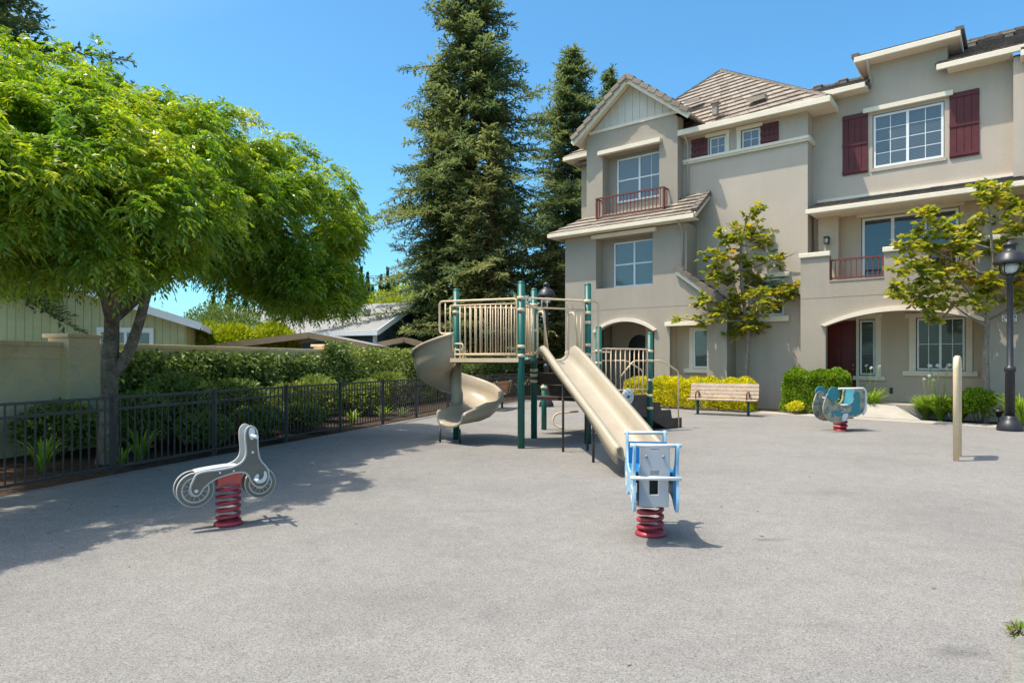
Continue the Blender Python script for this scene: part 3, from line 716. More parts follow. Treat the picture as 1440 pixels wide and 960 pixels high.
# climbing ivy on the wall
def ivy(name, label, k0, k1, z0, z1, n, mat, thick=.28, ragged=.25):
    t = thing(name, label, 'ivy', tuple(wl((k0+k1)/2, 2.9, 0)))
    k = rng.uniform(k0, k1, n); z = z0+(z1-z0)*rng.random(n)**.85
    top = z1+ragged*(np.sin(k*3.1)+np.sin(k*7.7+1)+np.sin(k*17))/3
    ok = z < top; k = k[ok]; z = z[ok]; n = len(k)
    off = 2.97-np.abs(rng.normal(0, thick*.5, n))-.06*(np.sin(k*5)+np.sin(z*6+k*3))
    P = np.array(FA)+np.outer(k, np.array(FD))+np.outer(off, np.array([-.952, .305, 0])); P[:, 2] = z
    nn = np.array([.952, -.305, .3]); D = rdir(n)*.9+np.array([.3, -.1, -.35]); U = nn+rdir(n)*.6
    leaf_mesh('foliage', P, D, U, rng.uniform(.06, .12, n), rng.uniform(.05, .085, n), mat, t, six=True)
    b = MB()
    for i in range(int((k1-k0)*2.5)):
        kk = random.uniform(k0+.2, k1-.2); b.tube([tuple(wl(kk, 2.95, -.05)), tuple(wl(kk+.1, 2.9, z1*.5)), tuple(wl(kk+random.uniform(-.3, .3), 2.95, z1*.9))], [.02, .012, .005], 5)
    b.build('stems', 'bark', t)['kind'] = 'stuff'
    return t
ivy('wall_ivy', 'dark ivy covering the wall behind the shade tree', 2.35, 8.9, .1, 1.74, 17000, 'leaf_ivy')
ivy('wall_ivy', 'ivy swallowing the far pilaster with a tuft on top', 9.1, 10.15, .1, 2.12, 3200, 'leaf_ivy', .5, .06)
ivy('wall_ivy', 'pale green creeper on the wall left of the spiral slide', 10.2, 19., .1, 1.98, 16000, 'leaf_ivy2', .6, .12)
# shrubs and strap plants in the long bed
for i, (k, o, rx, rz, mat, lb) in enumerate([(1.9, 1.6, .55, .42, 'leaf_ivy', 'dark shrub behind the fence just right of the tree trunk'), (3.0, 1.9, .65, .55, 'leaf_ivy', 'dark bushy shrub against the ivy behind the second fence panel'),
        (4.3, 1.8, .6, .5, 'leaf_ivy', 'dark rounded shrub behind the fence left of the red tipped bush'), (5.7, 1.5, .55, .45, 'leaf_ivy2', 'paler shrub behind the fence in front of the red tipped bush'),
        (7.3, 1.9, .6, .5, 'leaf_ivy2', 'pale shrub at the foot of the ivy pilaster'), (-.9, 2.2, .55, .36, 'leaf_ivy', 'dark low shrub at the foot of the bare wall'), (-2.3, 2.3, .6, .34, 'leaf_ivy', 'dark low shrub at the left picture edge below the wall'),
        (9.4, 1.7, .55, .42, 'leaf_ivy2', 'pale shrub behind the fence left of the spiral slide'), (11.3, 2.0, .6, .5, 'leaf_ivy2', 'pale shrub below the creeper, nearest the spiral slide'), (1.0, 2.3, .5, .36, 'leaf_ivy', 'dark shrub against the wall right behind the tree trunk'), (-3.6, 2.0, .6, .34, 'leaf_ivy', 'low dark shrub left of the bare wall corner'), (2.4, .75, .42, .26, 'leaf_ivy', 'low dark plant at the fence in front of the ivy'), (3.8, .7, .42, .28, 'leaf_ivy', 'low dark plant at the second fence post right of the tree'), (5.1, .75, .42, .26, 'leaf_ivy2', 'low plant at the fence before the red tipped bush')]):
    p = wl(k, o, 0); shrub('shrub', lb, 'shrub', (p.x, p.y), (rx*1.25, rx*1.2, rz*1.25), 4200, mat, .10, .055, 'shrubs in the bed behind the fence')
p = wl(6.4, 1.9, 0); shrub('red_tipped_shrub', 'shrub with red and orange new leaves behind the fence', 'shrub', (p.x, p.y), (.55, .5, .52), 2400, 'leaf_red', .09, .04)
for i, (k, o, h, n, lb) in enumerate([(-.05, 1.25, .62, 34, 'upright strap leaved clump left of the tree trunk'), (.55, .5, .42, 22, 'low strap leaved clump at the fence post by the tree'), (1.1, .75, .68, 36, 'tall strap leaved clump right of the tree trunk'),
        (-1.4, .8, .5, 24, 'strap leaved clump in the bed near the left picture edge'), (7.0, .6, .45, 30, 'grassy clump behind the fence below the pale shrub'), (8.3, .5, .5, 40, 'lush grassy clump at the fence before the ivy pilaster'), (9.3, .45, .4, 30, 'grassy clump behind the fence near the spiral slide')]):
    p = wl(k, o, 0); strap_plant('strap_plant', lb, (p.x, p.y), h, n, group='strap leaved plants behind the fence')

# ------------------------------------------------------------------ play structure
P0 = Vector((-1.10, 12.62, 0)); P1 = Vector((.163, 11.34, 0)); P3 = Vector((1.418, 11.97, 0)); P2 = Vector((.44, 12.8, 0)); PB = Vector((-1.10, 11.84, 0))
S1 = Vector((1.80, 13.3, 0)); SF = Vector((3.06, 14.2, 0)); DZ = 1.56
ps = thing('play_structure', 'tan and green climbing structure with decks, railings, stairs and slide entrances', 'playground', (.4, 12.4, 0))
def up(p, z): return Vector((p.x, p.y, z))
def green_post(p, h, r=.063):
    b = MB(); b.tube([up(p, -.05), up(p, h-.05)], r, 16); b.lathe([(r, h-.051), (r, h-.04), (r*.85, h-.012), (r*.45, h), (.004, h+.003)], up(p, 0), 16)
    return b.build('post', 'green', ps)
posts_g = {}
for nm, p, h in (('0', P0, 2.97), ('1', P1, 2.96), ('2', P2, 3.0), ('3', P3, 3.0), ('s', S1, 2.27), ('f', SF, 2.18)): posts_g[nm] = green_post(p, h)
def clamp(nm, p, zs, r=.063):
    for z in zs:
        b = MB(); b.lathe([(r+.002, z-.028), (r+.012, z-.024), (r+.012, z+.024), (r+.002, z+.028)], up(p, 0), 16); b.build('clamp', 'tan', posts_g[nm])
clamp('1', P1, (2.66, 2.45, 1.80, 1.64)); clamp('2', P2, (2.66, 2.15, 1.70, 1.36, 1.26, 1.14)); clamp('3', P3, (2.66, 2.44, 2.26, 1.84, 1.66)); clamp('0', P0, (2.62, 2.5)); clamp('f', SF, (1.76, 1.55, 1.12, .78, .5)); clamp('s', S1, (1.75, 1.5))
# decks
b = MB(); q = [PB, P1, P3, P2, P0]; n = len(q)
b.add([up(p, DZ-.06) for p in q]+[up(p, DZ-.012) for p in q], [tuple(range(n)), tuple(range(n, 2*n))]+[(i, (i+1) % n, (i+1) % n+n, i+n) for i in range(n)])
b.build('deck', 'brown', ps)
b = MB(); b.bar(up(PB, DZ+.0)+Vector((-.03, -.075, 0)), up(P1, DZ)+Vector((-.04, -.03, 0)), .05, .075); b.build('deck_beam', 'tan', ps)
sd = (SF-S1).normalized(); sn = Vector((-sd.y, sd.x, 0))
LZ = .80
q = [S1, SF, SF+sn*1.15, S1+sn*1.15]
b = MB(); b.add([up(p, LZ-.07) for p in q]+[up(p, LZ) for p in q], [(0,1,2,3),(4,5,6,7),(0,1,5,4),(1,2,6,5),(2,3,7,6),(3,0,4,7)]); b.build('landing', 'brown', ps)
# steps between deck and landing, and down to the ground
b = MB(); en = Vector((.646, .763, 0)); e23 = (P3-P2)
for i, z in enumerate((1.30, 1.05)):
    a0 = P2+e23*.02+en*(.06+.34*i); a1 = P3-e23*.02+en*(.06+.34*i)
    qq = [a0, a1, a1+en*.36, a0+en*.36]
    b.add([up(p, z-.22) for p in qq]+[up(p, z) for p in qq], [(0,1,2,3),(4,5,6,7),(0,1,5,4),(1,2,6,5),(2,3,7,6),(3,0,4,7)])
qq = [P2+en*.74, P3+en*.74-e23*.02, S1+sn*1.1, S1+sn*1.1-sd*1.1]
b.add([up(p, .72) for p in qq]+[up(p, .795) for p in qq], [(0,1,2,3),(4,5,6,7),(0,1,5,4),(1,2,6,5),(2,3,7,6),(3,0,4,7)])
b.build('upper_steps', 'brown', ps)
b = MB()
for i, z in enumerate((.60, .41, .21)):
    a0 = SF+sd*(.02+.34*i)+sn*.1; qq = [a0, a0+sd*.36, a0+sd*.36+sn*.95, a0+sn*.95]
    zb = max(.0, z-.3)
    b.add([up(p, zb) for p in qq]+[up(p, z) for p in qq], [(0,1,2,3),(4,5,6,7),(0,1,5,4),(1,2,6,5),(2,3,7,6),(3,0,4,7)])
b.build('lower_steps', 'brown', ps, bevel=.012)
b = MB()   # side skirts of the stair and its two legs
for off in (.06, 1.08):
    pts = [(0, .73), (.0, .28), (.62, .0), (1.12, .0), (1.12, .23), (.78, .23), (.74, .43), (.42, .43), (.38, .62), (0.05, .62)]
    b.slab(pts, [], tuple(SF+sn*off), tuple(sd), (0, 0, 1), tuple(sn), -.02, .02)
b.slab([(-1.5, .74), (-1.5, .62), (0, .28), (0, .74)], [], tuple(SF+sn*.03), tuple(sd), (0, 0, 1), tuple(sn), -.015, .015)
b.build('stair_stringer', 'brown', ps)
def railing(a, c, z0, z1, n, name='railing', r=.017, ext=0, mid=None, rb=.0115):
    a = Vector(a); c = Vector(c); d = (c-a).normalized(); b = MB()
    A = a+d*.075; C = c-d*.075
    b.tube(rbox([up(A, z0), up(A, z1), up(C, z1), up(C, z0)], .05), r, 9); b.tube([up(A, z0), up(C, z0)], r, 9)
    if mid: b.tube([up(A, mid), up(C, mid)], r*.9, 8)
    for k in range(1, n):
        p = A+(C-A)*k/n; b.tube([up(p, z0), up(p, mid or z1)], rb, 7)
    return b.build(name, 'tan', ps)
# front barrier from the first post to the spiral slide, its end bent down as a hand loop
fd = (PB-P1).normalized(); A = P1+fd*.085; C = P1+fd*1.30; Eo = P1+fd*1.62
fo = Vector((0, -.05, 0))
b = MB(); b.tube(rbox([up(A, 1.665)+fo, up(A, 2.645)+fo, up(Eo, 2.645)+fo, up(Eo, 2.05)+fo, up(C+fd*.05, 2.05)+fo, up(C+fd*.05, 1.72)+fo], .07), .019, 10)
b.tube([up(A, 1.665)+fo, up(C, 1.665)+fo], .019, 9); b.tube([up(A, 2.56)+fo, up(C+fd*.1, 2.56)+fo], .015, 8)
for k in range(1, 12):
    p = A+(C-A)*k/12+fo; b.tube([up(p, 1.665), up(p, 2.56)], .0125, 7)
b.tube([up(C+fd*.1, 2.56)+fo, up(C+fd*.1, 2.05)+fo], .0125, 7); b.tube([up(C+fd*.2, 2.62)+fo, up(C+fd*.2, 2.05)+fo], .0125, 7)
b.tube(rbox([up(C+fd*.03, 1.86)+fo, up(C-fd*.16, 1.86)+fo, up(C-fd*.16, 1.6)+fo], .05), .017, 9); b.tube(rbox([up(C+fd*.03, 1.75)+fo, up(C-fd*.1, 1.75)+fo, up(C-fd*.1, 1.6)+fo], .05), .015, 9)
b.build('railing', 'tan', ps)
railing(P0, P2, 1.66, 2.60, 13); railing(P1, P2, 1.66, 2.62, 7, rb=.013)
# panel round the top of the straight slide with two hand loops
e13 = (P3-P1).normalized(); A = P1+e13*.08; C = P3-e13*.08
b = MB(); b.tube(rbox([up(A, 1.66), up(A, 2.665), up(C, 2.665), up(C, 1.66)], .05), .018, 9); b.tube([up(A, 2.50), up(C, 2.50)], .015, 8)
for q in (.27, .36, .70, .79):
    p = A+(C-A)*q; b.tube([up(p, 2.5), up(p, 2.665)], .012, 7)
for q0, q1 in ((.20, .28), (.72, .80)):
    a0 = A+(C-A)*q0; a1 = A+(C-A)*q1; f = Vector((.09, -.18, 0))
    b.tube(rbox([up(a0, 1.60), up(a0, 2.42), up(a0, 2.42)+f, up(a1, 1.74)+f], .07), .018, 9)
for q in (.07, .13, .87, .94): p = A+(C-A)*q; b.tube([up(p, 1.66), up(p, 2.5)], .012, 7)
b.build('slide_entry_panel', 'tan', ps)
# rail loops at the stair head and round the landing
b = MB(); b.tube(rbox([up(P3, 2.66), up(P3+Vector((.20, .02, 0)), 2.66), up(P3+Vector((.20, .02, 0)), 1.25), up(P3, 1.25)], .09), .018, 9)
b.tube(rbox([up(P2, 2.58), up(P2+en*.35, 2.58), up(P2+en*.35, 1.6)], .09), .018, 9); b.build('hand_loop', 'tan', ps)
railing(S1, SF, .92, 1.80, 10, 'landing_railing', .016, mid=None)
railing(SF+sn*1.15, S1+sn*1.15, .92, 1.75, 9, 'landing_railing', .016)
b = MB()
for off in (.02, 1.12):
    a = SF+sn*off; b.tube(rbox([up(a, 1.55), up(a+sd*.42, 1.55), up(a+sd*.98, 1.30), up(a+sd*.98, .02)], .10), .017, 9)
    b.tube(rbox([up(a, 1.55), up(a-sd*.5, 1.55), up(a-sd*.9, 1.2)], .10), .014, 8)
b.build('handrail', 'tan', ps)
# round play disc on the landing panel
dc = S1+(SF-S1)*.52-sn*.05; b = MB(); b.lathe([(.17, -.012), (.178, 0), (.17, .012)], up(dc, .78), 30, axis=tuple(-sn)); dw = b.build('play_disc', 'hdpe_w', ps)
b = MB(); b.lathe([(.035, .012), (.035, .03), (.02, .035)], up(dc, .78), 14, axis=tuple(-sn)); b.build('disc_hub', 'green', dw)
b = MB()
for k in range(6):
    a = k*PI/3+.2; cc = up(dc, .78)+sd*.10*math.cos(a)+Vector((0, 0, .10*math.sin(a))); b.lathe([(.026, .012), (.026, .0145)], cc, 10, axis=tuple(-sn))
b.build('disc_mark', 'hdpe_g', dw)
b = MB(); b.tube([up(dc+sn*.04, .05), up(dc+sn*.04, .9)], .02, 8); b.build('disc_support', 'tan', ps)
# short post with hoops behind the structure
SP = Vector((.72, 14.4, 0)); b = MB(); b.tube([up(SP, -.05), up(SP, 1.04)], .06, 14); b.lathe([(.06, 1.039), (.05, 1.07), (.02, 1.09), (.003, 1.092)], up(SP, 0), 14); sp_ = thing('step_hoop', 'short green post with bent tan step hoops behind the slide', 'playground', (SP.x, SP.y, 0)); 
XFsp = XF[sp_.name]; b.build('post', 'green', sp_)
b = MB(); b.tube(rbox([up(SP, .95), up(SP, .95)+Vector((.12, -.05, 0)), up(SP, .77)+Vector((.2, -.08, 0)), up(SP, .77)+Vector((.75, -.3, 0))], .08), .02, 9)
b.tube([up(SP, .80)+Vector((.42, -.17, 0)), up(SP, -.03)+Vector((.42, -.17, 0))], .022, 9)
hp = [SP+Vector((x, -.16-.02*i, z)) for i, (x, z) in enumerate([(.75, .42), (.45, .40), (.26, .38), (.18, .27), (.20, .15), (.32, .08), (.42, .07)])]
b.tube(rbox(hp, .08), .02, 9); b.build('hoop', 'tan', sp_)
b = MB(); b.lathe([(.062, .92), (.073, .925), (.073, .975), (.062, .98)], up(SP, 0), 14); b.build('clamp', 'tan', sp_)

# spiral slide
sl = thing('spiral_slide', 'tan plastic spiral slide winding round the left post of the play structure', 'slide', (P0.x, P0.y, 0))
def sweep_shell(secs, close=False, thick=.022):
    """skin lofted through cross sections, given a thickness inward by an offset copy"""
    b = MB(); m = len(secs[0]); vs = [p for s_ in secs for p in s_]
    fs = [(i*m+j, i*m+j+1, (i+1)*m+j+1, (i+1)*m+j) for i in range(len(secs)-1) for j in range(m-1)]
    b.add(vs, fs, True); return b
secs = []; NS = 72
for i in range(NS+1):
    u = i/NS; th = math.radians(-88-318*u)
    z = 1.52-1.13*u if u < .88 else 1.52-1.13*.88-.10*(1-(1-(u-.88)/.12)**2)*.7
    h = .53-.17*min(1, u/.75) if u < .75 else .36-.08*min(1, (u-.75)/.15)
    ih = .30 if u < .85 else .30-.05*(u-.85)/.15
    prof = [(.11, ih), (.112, .14), (.13, .04), (.19, -.03), (.36, -.06), (.54, -.055), (.67, .0), (.76, .09), (.80, .21*min(1, h/.28)), (.805, h), (.83, h+.018), (.855, h+.012), (.86, h-.03)]
    er = 1.+.09*max(0, (u-.25)/.75)*(1 if u < .9 else 1)
    pitch = 1.22/(2*PI*1.03)
    secs.append([(P0.x+r*er*math.cos(th), P0.y+r*er*math.sin(th), z+dz) for r, dz in prof])
# straight run-out towards the left
thE = math.radians(-88-318); tx, ty = math.sin(thE), -math.cos(thE)
last = secs[-1]
for k in range(1, 7):
    q = .09*k; secs.append([(p[0]+tx*q, p[1]+ty*q, last[4][2]-.006*k+(p[2]-last[4][2])*(1-.055*k if j > 3 else 1-.03*k)) for j, p in enumerate(last)])
secs.append([(p[0]+tx*.03, p[1]+ty*.03, p[2]-.05) for p in secs[-1]])
b = sweep_shell(secs); chute = b.build('chute', 'tanplastic', sl)
so = chute.modifiers.new('thickness', 'SOLIDIFY'); so.thickness = .03; so.offset = 0
b = MB(); b.tube([up(P0, .30), up(P0, 1.50)], .105, 18); b.build('centre_column', 'tanplastic', sl)
for dx, dy in ((-.27, -.42), (.12, -.62)):
    b = MB(); b.tube([(P0.x+dx, P0.y+dy, -.03), (P0.x+dx, P0.y+dy, .27)], .02, 8); b.build('leg', 'legmetal', sl)

# straight slide
sg_ = thing('straight_slide', 'straight tan plastic slide coming down towards the blue rider', 'slide', (1.3, 10.3, 0))
T = Vector((.77, 11.66, 0)); Bt = Vector((1.75, 8.60, 0)); dd = (Bt-T).normalized(); LN = (Bt-T).length; nn = Vector((-dd.y, dd.x, 0))
secs = []; NS = 40
for i in range(NS+1):
    u = i/NS; c = T+dd*LN*u
    z = 1.57-.02*u/.07 if u < .07 else (1.55-(1.55-.30)*((u-.07)/.80) if u < .87 else .30-.13*(1-(1-(u-.87)/.13)**2))
    sm = .5*(1+math.cos(min(1, abs(u-.07)/.06)*PI))*-.03; z += sm
    h = .28 if u < .92 else .28-.07*(u-.92)/.08
    if u < .06: h = .16+.10*u/.06
    w = .265+.035*min(1, u/.3)
    sk = .10 if u < .7 else .10+.10*min(1, (u-.7)/.2)
    prof = [(-w-.075, h-sk), (-w-.075, h), (-w-.03, h+.018), (-w+.0, h), (-w+.02, h*.5), (-w+.06, .05), (-w+.13, .005), (0, -.012), (w-.13, .005), (w-.06, .05), (w-.02, h*.5), (w, h), (w+.03, h+.018), (w+.075, h), (w+.075, h-sk)]
    secs.append([tuple(c+nn*a+Vector((0, 0, z+e))) for a, e in prof])
b = sweep_shell(secs); ch = b.build('chute', 'tanplastic', sg_)
so = ch.modifiers.new('thickness', 'SOLIDIFY'); so.thickness = .03; so.offset = 0
# moulded webs under both rims
for sgn in (-1, 1):
    for i in range(3, 38, 5):
        u = i/NS; c = T+dd*LN*u+nn*sgn*.325; z = secs[i][7][2]
        b = MB(); b.add([c+Vector((0, 0, z+.22)), c+dd*.16+Vector((0, 0, z+.155)), c+dd*.10+Vector((0, 0, z+.06)), c+dd*.02+Vector((0, 0, z+.10)), *(p+nn*sgn*-.03 for p in (c+Vector((0, 0, z+.22)), c+dd*.16+Vector((0, 0, z+.155)), c+dd*.10+Vector((0, 0, z+.06)), c+dd*.02+Vector((0, 0, z+.10))))],
              [(0,1,2,3),(7,6,5,4),(0,4,5,1),(1,5,6,2),(2,6,7,3),(3,7,4,0)]); b.build('side_web', 'tanplastic', sg_)
for (x, y, zt) in ((.87, 10.9, 1.16), (1.30, 11.02, 1.18), (1.24, 9.76, .58), (1.80, 9.95, .60)):
    b = MB(); b.tube([(x, y, -.03), (x, y, zt)], .021, 8); b.build('leg', 'legmetal', sg_)
b = MB(); b.bar(Bt+nn*-.2+Vector((0, 0, .09)), Bt+nn*.2+Vector((0, 0, .09)), .05, .2); b.build('foot', 'tanplastic', sg_)

# ------------------------------------------------------------------ spring riders
def spring(root, c, z0, z1, r=.105, turns=5, wire=.018, mat='red'):
    b = MB(); pts = []
    for i in range(turns*20+1):
        u = i/(turns*20); a = 2*PI*turns*u; e = min(1, u*turns*.9, (1-u)*turns*.9)
        pts.append((c[0]+r*math.cos(a), c[1]+r*math.sin(a), z0+(z1-z0)*u))
    b.tube(pts, wire, 9); s_ = b.build('spring', mat, root)
    b = MB(); b.lathe([(r+.03, z0-.035), (r+.03, z0-.015), (r+.012, z0+.004), (.02, z0+.004)], (c[0], c[1], 0), 24); b.build('spring_base', mat, s_)
    return s_
def panel(root, name, outer, holes, org, U, W, t0, t1, mat, bevel=.006):
    b = MB(); b.slab(outer, holes, org, U, (0, 0, 1), W, t0, t1); return b.build(name, mat, root, bevel=bevel)

def inset(pts, q):
    """outline moved inward by q"""
    L = len(pts); o = []
    ar = sum(pts[i-1][0]*pts[i][1]-pts[i][0]*pts[i-1][1] for i in range(L)); sg = 1 if ar > 0 else -1
    for i in range(L):
        a = Vector(pts[i-1]); c = Vector(pts[(i+1) % L]); t = (c-a).normalized(); o.append((pts[i][0]-t.y*q*sg, pts[i][1]+t.x*q*sg))
    return o
# grey motorbike rider
MC = Vector((-2.69, 6.07, 0)); MU = Vector((.80, .60, 0)).normalized(); MW = Vector((MU.y, -MU.x, 0))
mr = thing('spring_rider', 'grey and white motorbike spring rider on a red coil', 'spring rider', tuple(MC))
spring(mr, MC, .035, .36, .098, 5, .017)
b = MB(); b.slab([(-.11, .375), (.11, .375), (.10, .52), (-.10, .52)], [], tuple(MC), tuple(MU), (0, 0, 1), tuple(MW), -.055, .055); b.build('spring_housing', 'pink', mr, bevel=.012)
def rr(pts): return smooth2(pts, 2)
wl0, wr0 = (-.30, .375), (.27, .375)
bodyo = rr([(-.33, .47), (-.36, .40), (-.335, .325), (-.27, .315), (-.235, .385), (-.16, .445), (-.09, .47), (.05, .50), (.14, .485), (.17, .40), (.215, .34), (.30, .33), (.345, .39), (.35, .48), (.32, .54), (.265, .60), (.245, .70), (.245, .82), (.235, .90), (.18, .945), (.125, .91), (.115, .82), (.13, .70), (.12, .63), (.08, .585), (0, .555), (-.12, .545), (-.22, .545), (-.30, .53)])
for sgn in (-1, 1):
    off = .072*sgn
    org = tuple(MC+MW*off)
    for (wx, wz), R in ((wl0, .158), (wr0, .145)):
        o = panel(mr, 'wheel', circ(wx, wz, R, 32), [], org, tuple(MU), tuple(MW), -.012, .012, 'hdpe_r')
        ex = MB()
        for f in (-1, 1):
            t0, t1 = (.0125, .0165) if f > 0 else (-.0165, -.0125)
            ex.slab(circ(wx, wz, R*.95, 32), [circ(wx, wz, R*.76, 28)], org, tuple(MU), (0, 0, 1), tuple(MW), t0, t1)
            for k in range(13):
                a = 2*PI*k/13; c_, s_ = math.cos(a), math.sin(a)
                q0, q1, w_ = R*.60, R*.35, .010
                ex.slab([(wx+c_*R*.66-s_*R*.138, wz+s_*R*.66+c_*R*.138), (wx+c_*R*.66+s_*R*.138, wz+s_*R*.66-c_*R*.138), (wx+c_*R*.40+s_*R*.078, wz+s_*R*.40-c_*R*.078), (wx+c_*R*.40-s_*R*.078, wz+s_*R*.40+c_*R*.078)], [], org, tuple(MU), (0, 0, 1), tuple(MW), t0, t1)
            ex.slab(circ(wx, wz, R*.26, 16), [], org, tuple(MU), (0, 0, 1), tuple(MW), t0, t1)
        ex.build('tyre_marking', 'hdpe_dk', o)
    o = panel(mr, 'side_panel', bodyo, [], tuple(MC+MW*(off+.03*sgn)), tuple(MU), tuple(MW), -.012, .012, 'hdpe_r')
    cx = sum(p[0] for p in bodyo)/len(bodyo)
    # charcoal face let into the panel, a white rim stays round it
    bm_in = []
    L = len(bodyo)
    for i in range(L):
        p = Vector(bodyo[i]); a = Vector(bodyo[i-1]); c_ = Vector(bodyo[(i+1) % L]); tt = (c_-a).normalized(); bm_in.append((p.x-tt.y*.014, p.y+tt.x*.014))
    area = sum(bodyo[i-1][0]*bodyo[i][1]-bodyo[i][0]*bodyo[i-1][1] for i in range(L))
    if area < 0: bm_in = [(2*p[0]-q[0], 2*p[1]-q[1]) for p, q in zip(bodyo, bm_in)]
    t0, t1 = (.0125, .016) if sgn > 0 else (-.016, -.0125)
    fc = MB(); fc.slab(bm_in, [], tuple(MC+MW*(off+.03*sgn)), tuple(MU), (0, 0, 1), tuple(MW), t0, t1); fc.build('panel_face', 'hdpe_dk', o)
    t0, t1 = (.0165, .021) if sgn > 0 else (-.021, -.0165)
    og = tuple(MC+MW*(off+.03*sgn)); A4 = (og, tuple(MU), (0, 0, 1), tuple(MW), t0, t1)
    for mkp, mkh in ((rr([(.15, .87), (.165, .915), (.20, .915), (.215, .86), (.20, .80), (.165, .80)]), [circ(.182, .84, .014, 10)]),
                     (rr([(.20, .44), (.205, .40), (.245, .375), (.30, .385), (.325, .43), (.315, .49), (.29, .49), (.295, .44), (.265, .41), (.24, .42), (.25, .455), (.235, .475)]), [])):
        mk = MB(); mk.slab(mkp, mkh, *A4); mk.build('panel_marking', 'hdpe_w', o)
    for (x, z, r_) in ((.19, .68, .012), (-.30, .37, .016), (-.10, .515, .009), (.02, .52, .009)):
        mk = MB(); mk.slab(circ(x, z, r_, 10), [], *A4); mk.build('bolt', 'hdpe_w', o)
b = MB(); b.slab(rr([(-.30, .545), (-.30, .52), (.08, .53), (.10, .56), (.0, .57)]), [], tuple(MC), tuple(MU), (0, 0, 1), tuple(MW), -.085, .085); b.build('seat', 'hdpe_g', mr, bevel=.006)
b = MB(); b.tube([MC+MU*.18+MW*-.30+Vector((0, 0, .84)), MC+MU*.18+MW*.30+Vector((0, 0, .84))], .016, 10); b.build('handlebar', 'hdpe_w', mr)
b = MB(); b.tube([MC+MU*.21+MW*-.24+Vector((0, 0, .42)), MC+MU*.21+MW*.24+Vector((0, 0, .42))], .015, 10); b.build('footrest', 'hdpe_w', mr)

# blue truck-like rider seen from its end
BC = Vector((1.235, 5.72, 0)); BU = Vector((.10, .994, 0)).normalized(); BW = Vector((BU.y, -BU.x, 0))
br_ = thing('spring_rider', 'pale blue and white spring rider with bright blue inner panels in the foreground', 'spring rider', tuple(BC))
spring(br_, BC, .035, .30, .105, 4, .019)
side = rr([(-.42, .87), (-.455, .85), (-.44, .74), (-.40, .62), (-.43, .50), (-.45, .36), (-.40, .28), (-.28, .30), (-.20, .36), (-.05, .38), (.10, .36), (.22, .30), (.34, .30), (.44, .36), (.52, .45), (.50, .56), (.42, .62), (.40, .72), (.41, .86), (.375, .90), (.34, .86), (.32, .72), (.25, .62), (.10, .56), (-.10, .56), (-.25, .62), (-.34, .72), (-.37, .84)])
for sgn in (-1, 1):
    o = panel(br_, 'side_panel', side, [], tuple(BC+BW*.175*sgn), tuple(BU), tuple(BW), -.011, .011, 'paleblue')
    q = (-.0135, -.0115) if sgn > 0 else (.0115, .0135)
    fc = MB(); fc.slab(inset(side, .012), [], tuple(BC+BW*.175*sgn), tuple(BU), (0, 0, 1), tuple(BW), *q); fc.build('inner_panel', 'blue', o)
    q = (.0115, .0145) if sgn > 0 else (-.0145, -.0115)
    for (x, z, r_) in ((-.28, .42, .075), (.30, .43, .075)): mk = MB(); mk.slab(circ(x, z, r_, 22), [circ(x, z, r_*.6, 18)], tuple(BC+BW*.175*sgn), tuple(BU), (0, 0, 1), tuple(BW), *q); mk.build('wheel_marking', 'hdpe_w', o)
# centre column with openings, seat and cross bars
b = MB(); b.slab([(-.125, .305), (.125, .305), (.125, .655), (-.125, .655)], [[(-.036, .41), (.036, .41), (.036, .56), (-.036, .56)]], tuple(BC-BU*.26), tuple(BW), (0, 0, 1), tuple(BU), -.012, .012); fr = b.build('front_board', 'hdpe_g', br_, bevel=.004)
b = MB(); b.slab([(-.125, .56), (.125, .56), (.125, .845), (-.125, .845)], [[(-.036, .585), (.036, .585), (.036, .625), (-.036, .625)], [(-.033, .80), (.033, .80), (.033, .808), (-.033, .808)]], tuple(BC-BU*.335), tuple(BW), (0, 0, 1), tuple(BU), -.010, .010); ub = b.build('upper_board', 'hdpe_g', br_, bevel=.004)
b = MB()
for x in (-.07, .07): b.lathe([(.012, .0), (.012, .007), (.006, .010)], BC-BU*.345+BW*x+Vector((0, 0, .745)), 10, axis=tuple(-BU))
b.build('bolt', 'galv', ub)
b = MB(); b.slab([(-.175, .58), (.175, .58), (.175, .60), (-.175, .60)], [], tuple(BC), tuple(BW), (0, 0, 1), tuple(BU), -.24, .34); b.build('seat', 'blue', br_)
b = MB(); b.slab([(-.125, .305), (.125, .305), (.125, .58), (-.125, .58)], [], tuple(BC), tuple(BW), (0, 0, 1), tuple(BU), -.12, -.09); b.slab([(-.125, .305), (.125, .305), (.125, .33), (-.125, .33)], [], tuple(BC), tuple(BW), (0, 0, 1), tuple(BU), -.24, .2); b.build('inner_board', 'hdpe_dk', br_)
b = MB(); b.slab([(-.175, .42), (.175, .42), (.175, .80), (-.175, .80)], [], tuple(BC), tuple(BW), (0, 0, 1), tuple(BU), .20, .225); b.build('back_board', 'blue', br_)
for du, z, w in ((-.40, .845, .21), (.375, .865, .20), (-.415, .575, .21)):
    b = MB(); b.tube([BC+BU*du+BW*-w+Vector((0, 0, z)), BC+BU*du+BW*w+Vector((0, 0, z))], .017, 10); b.build('cross_bar', 'hdpe_w', br_)

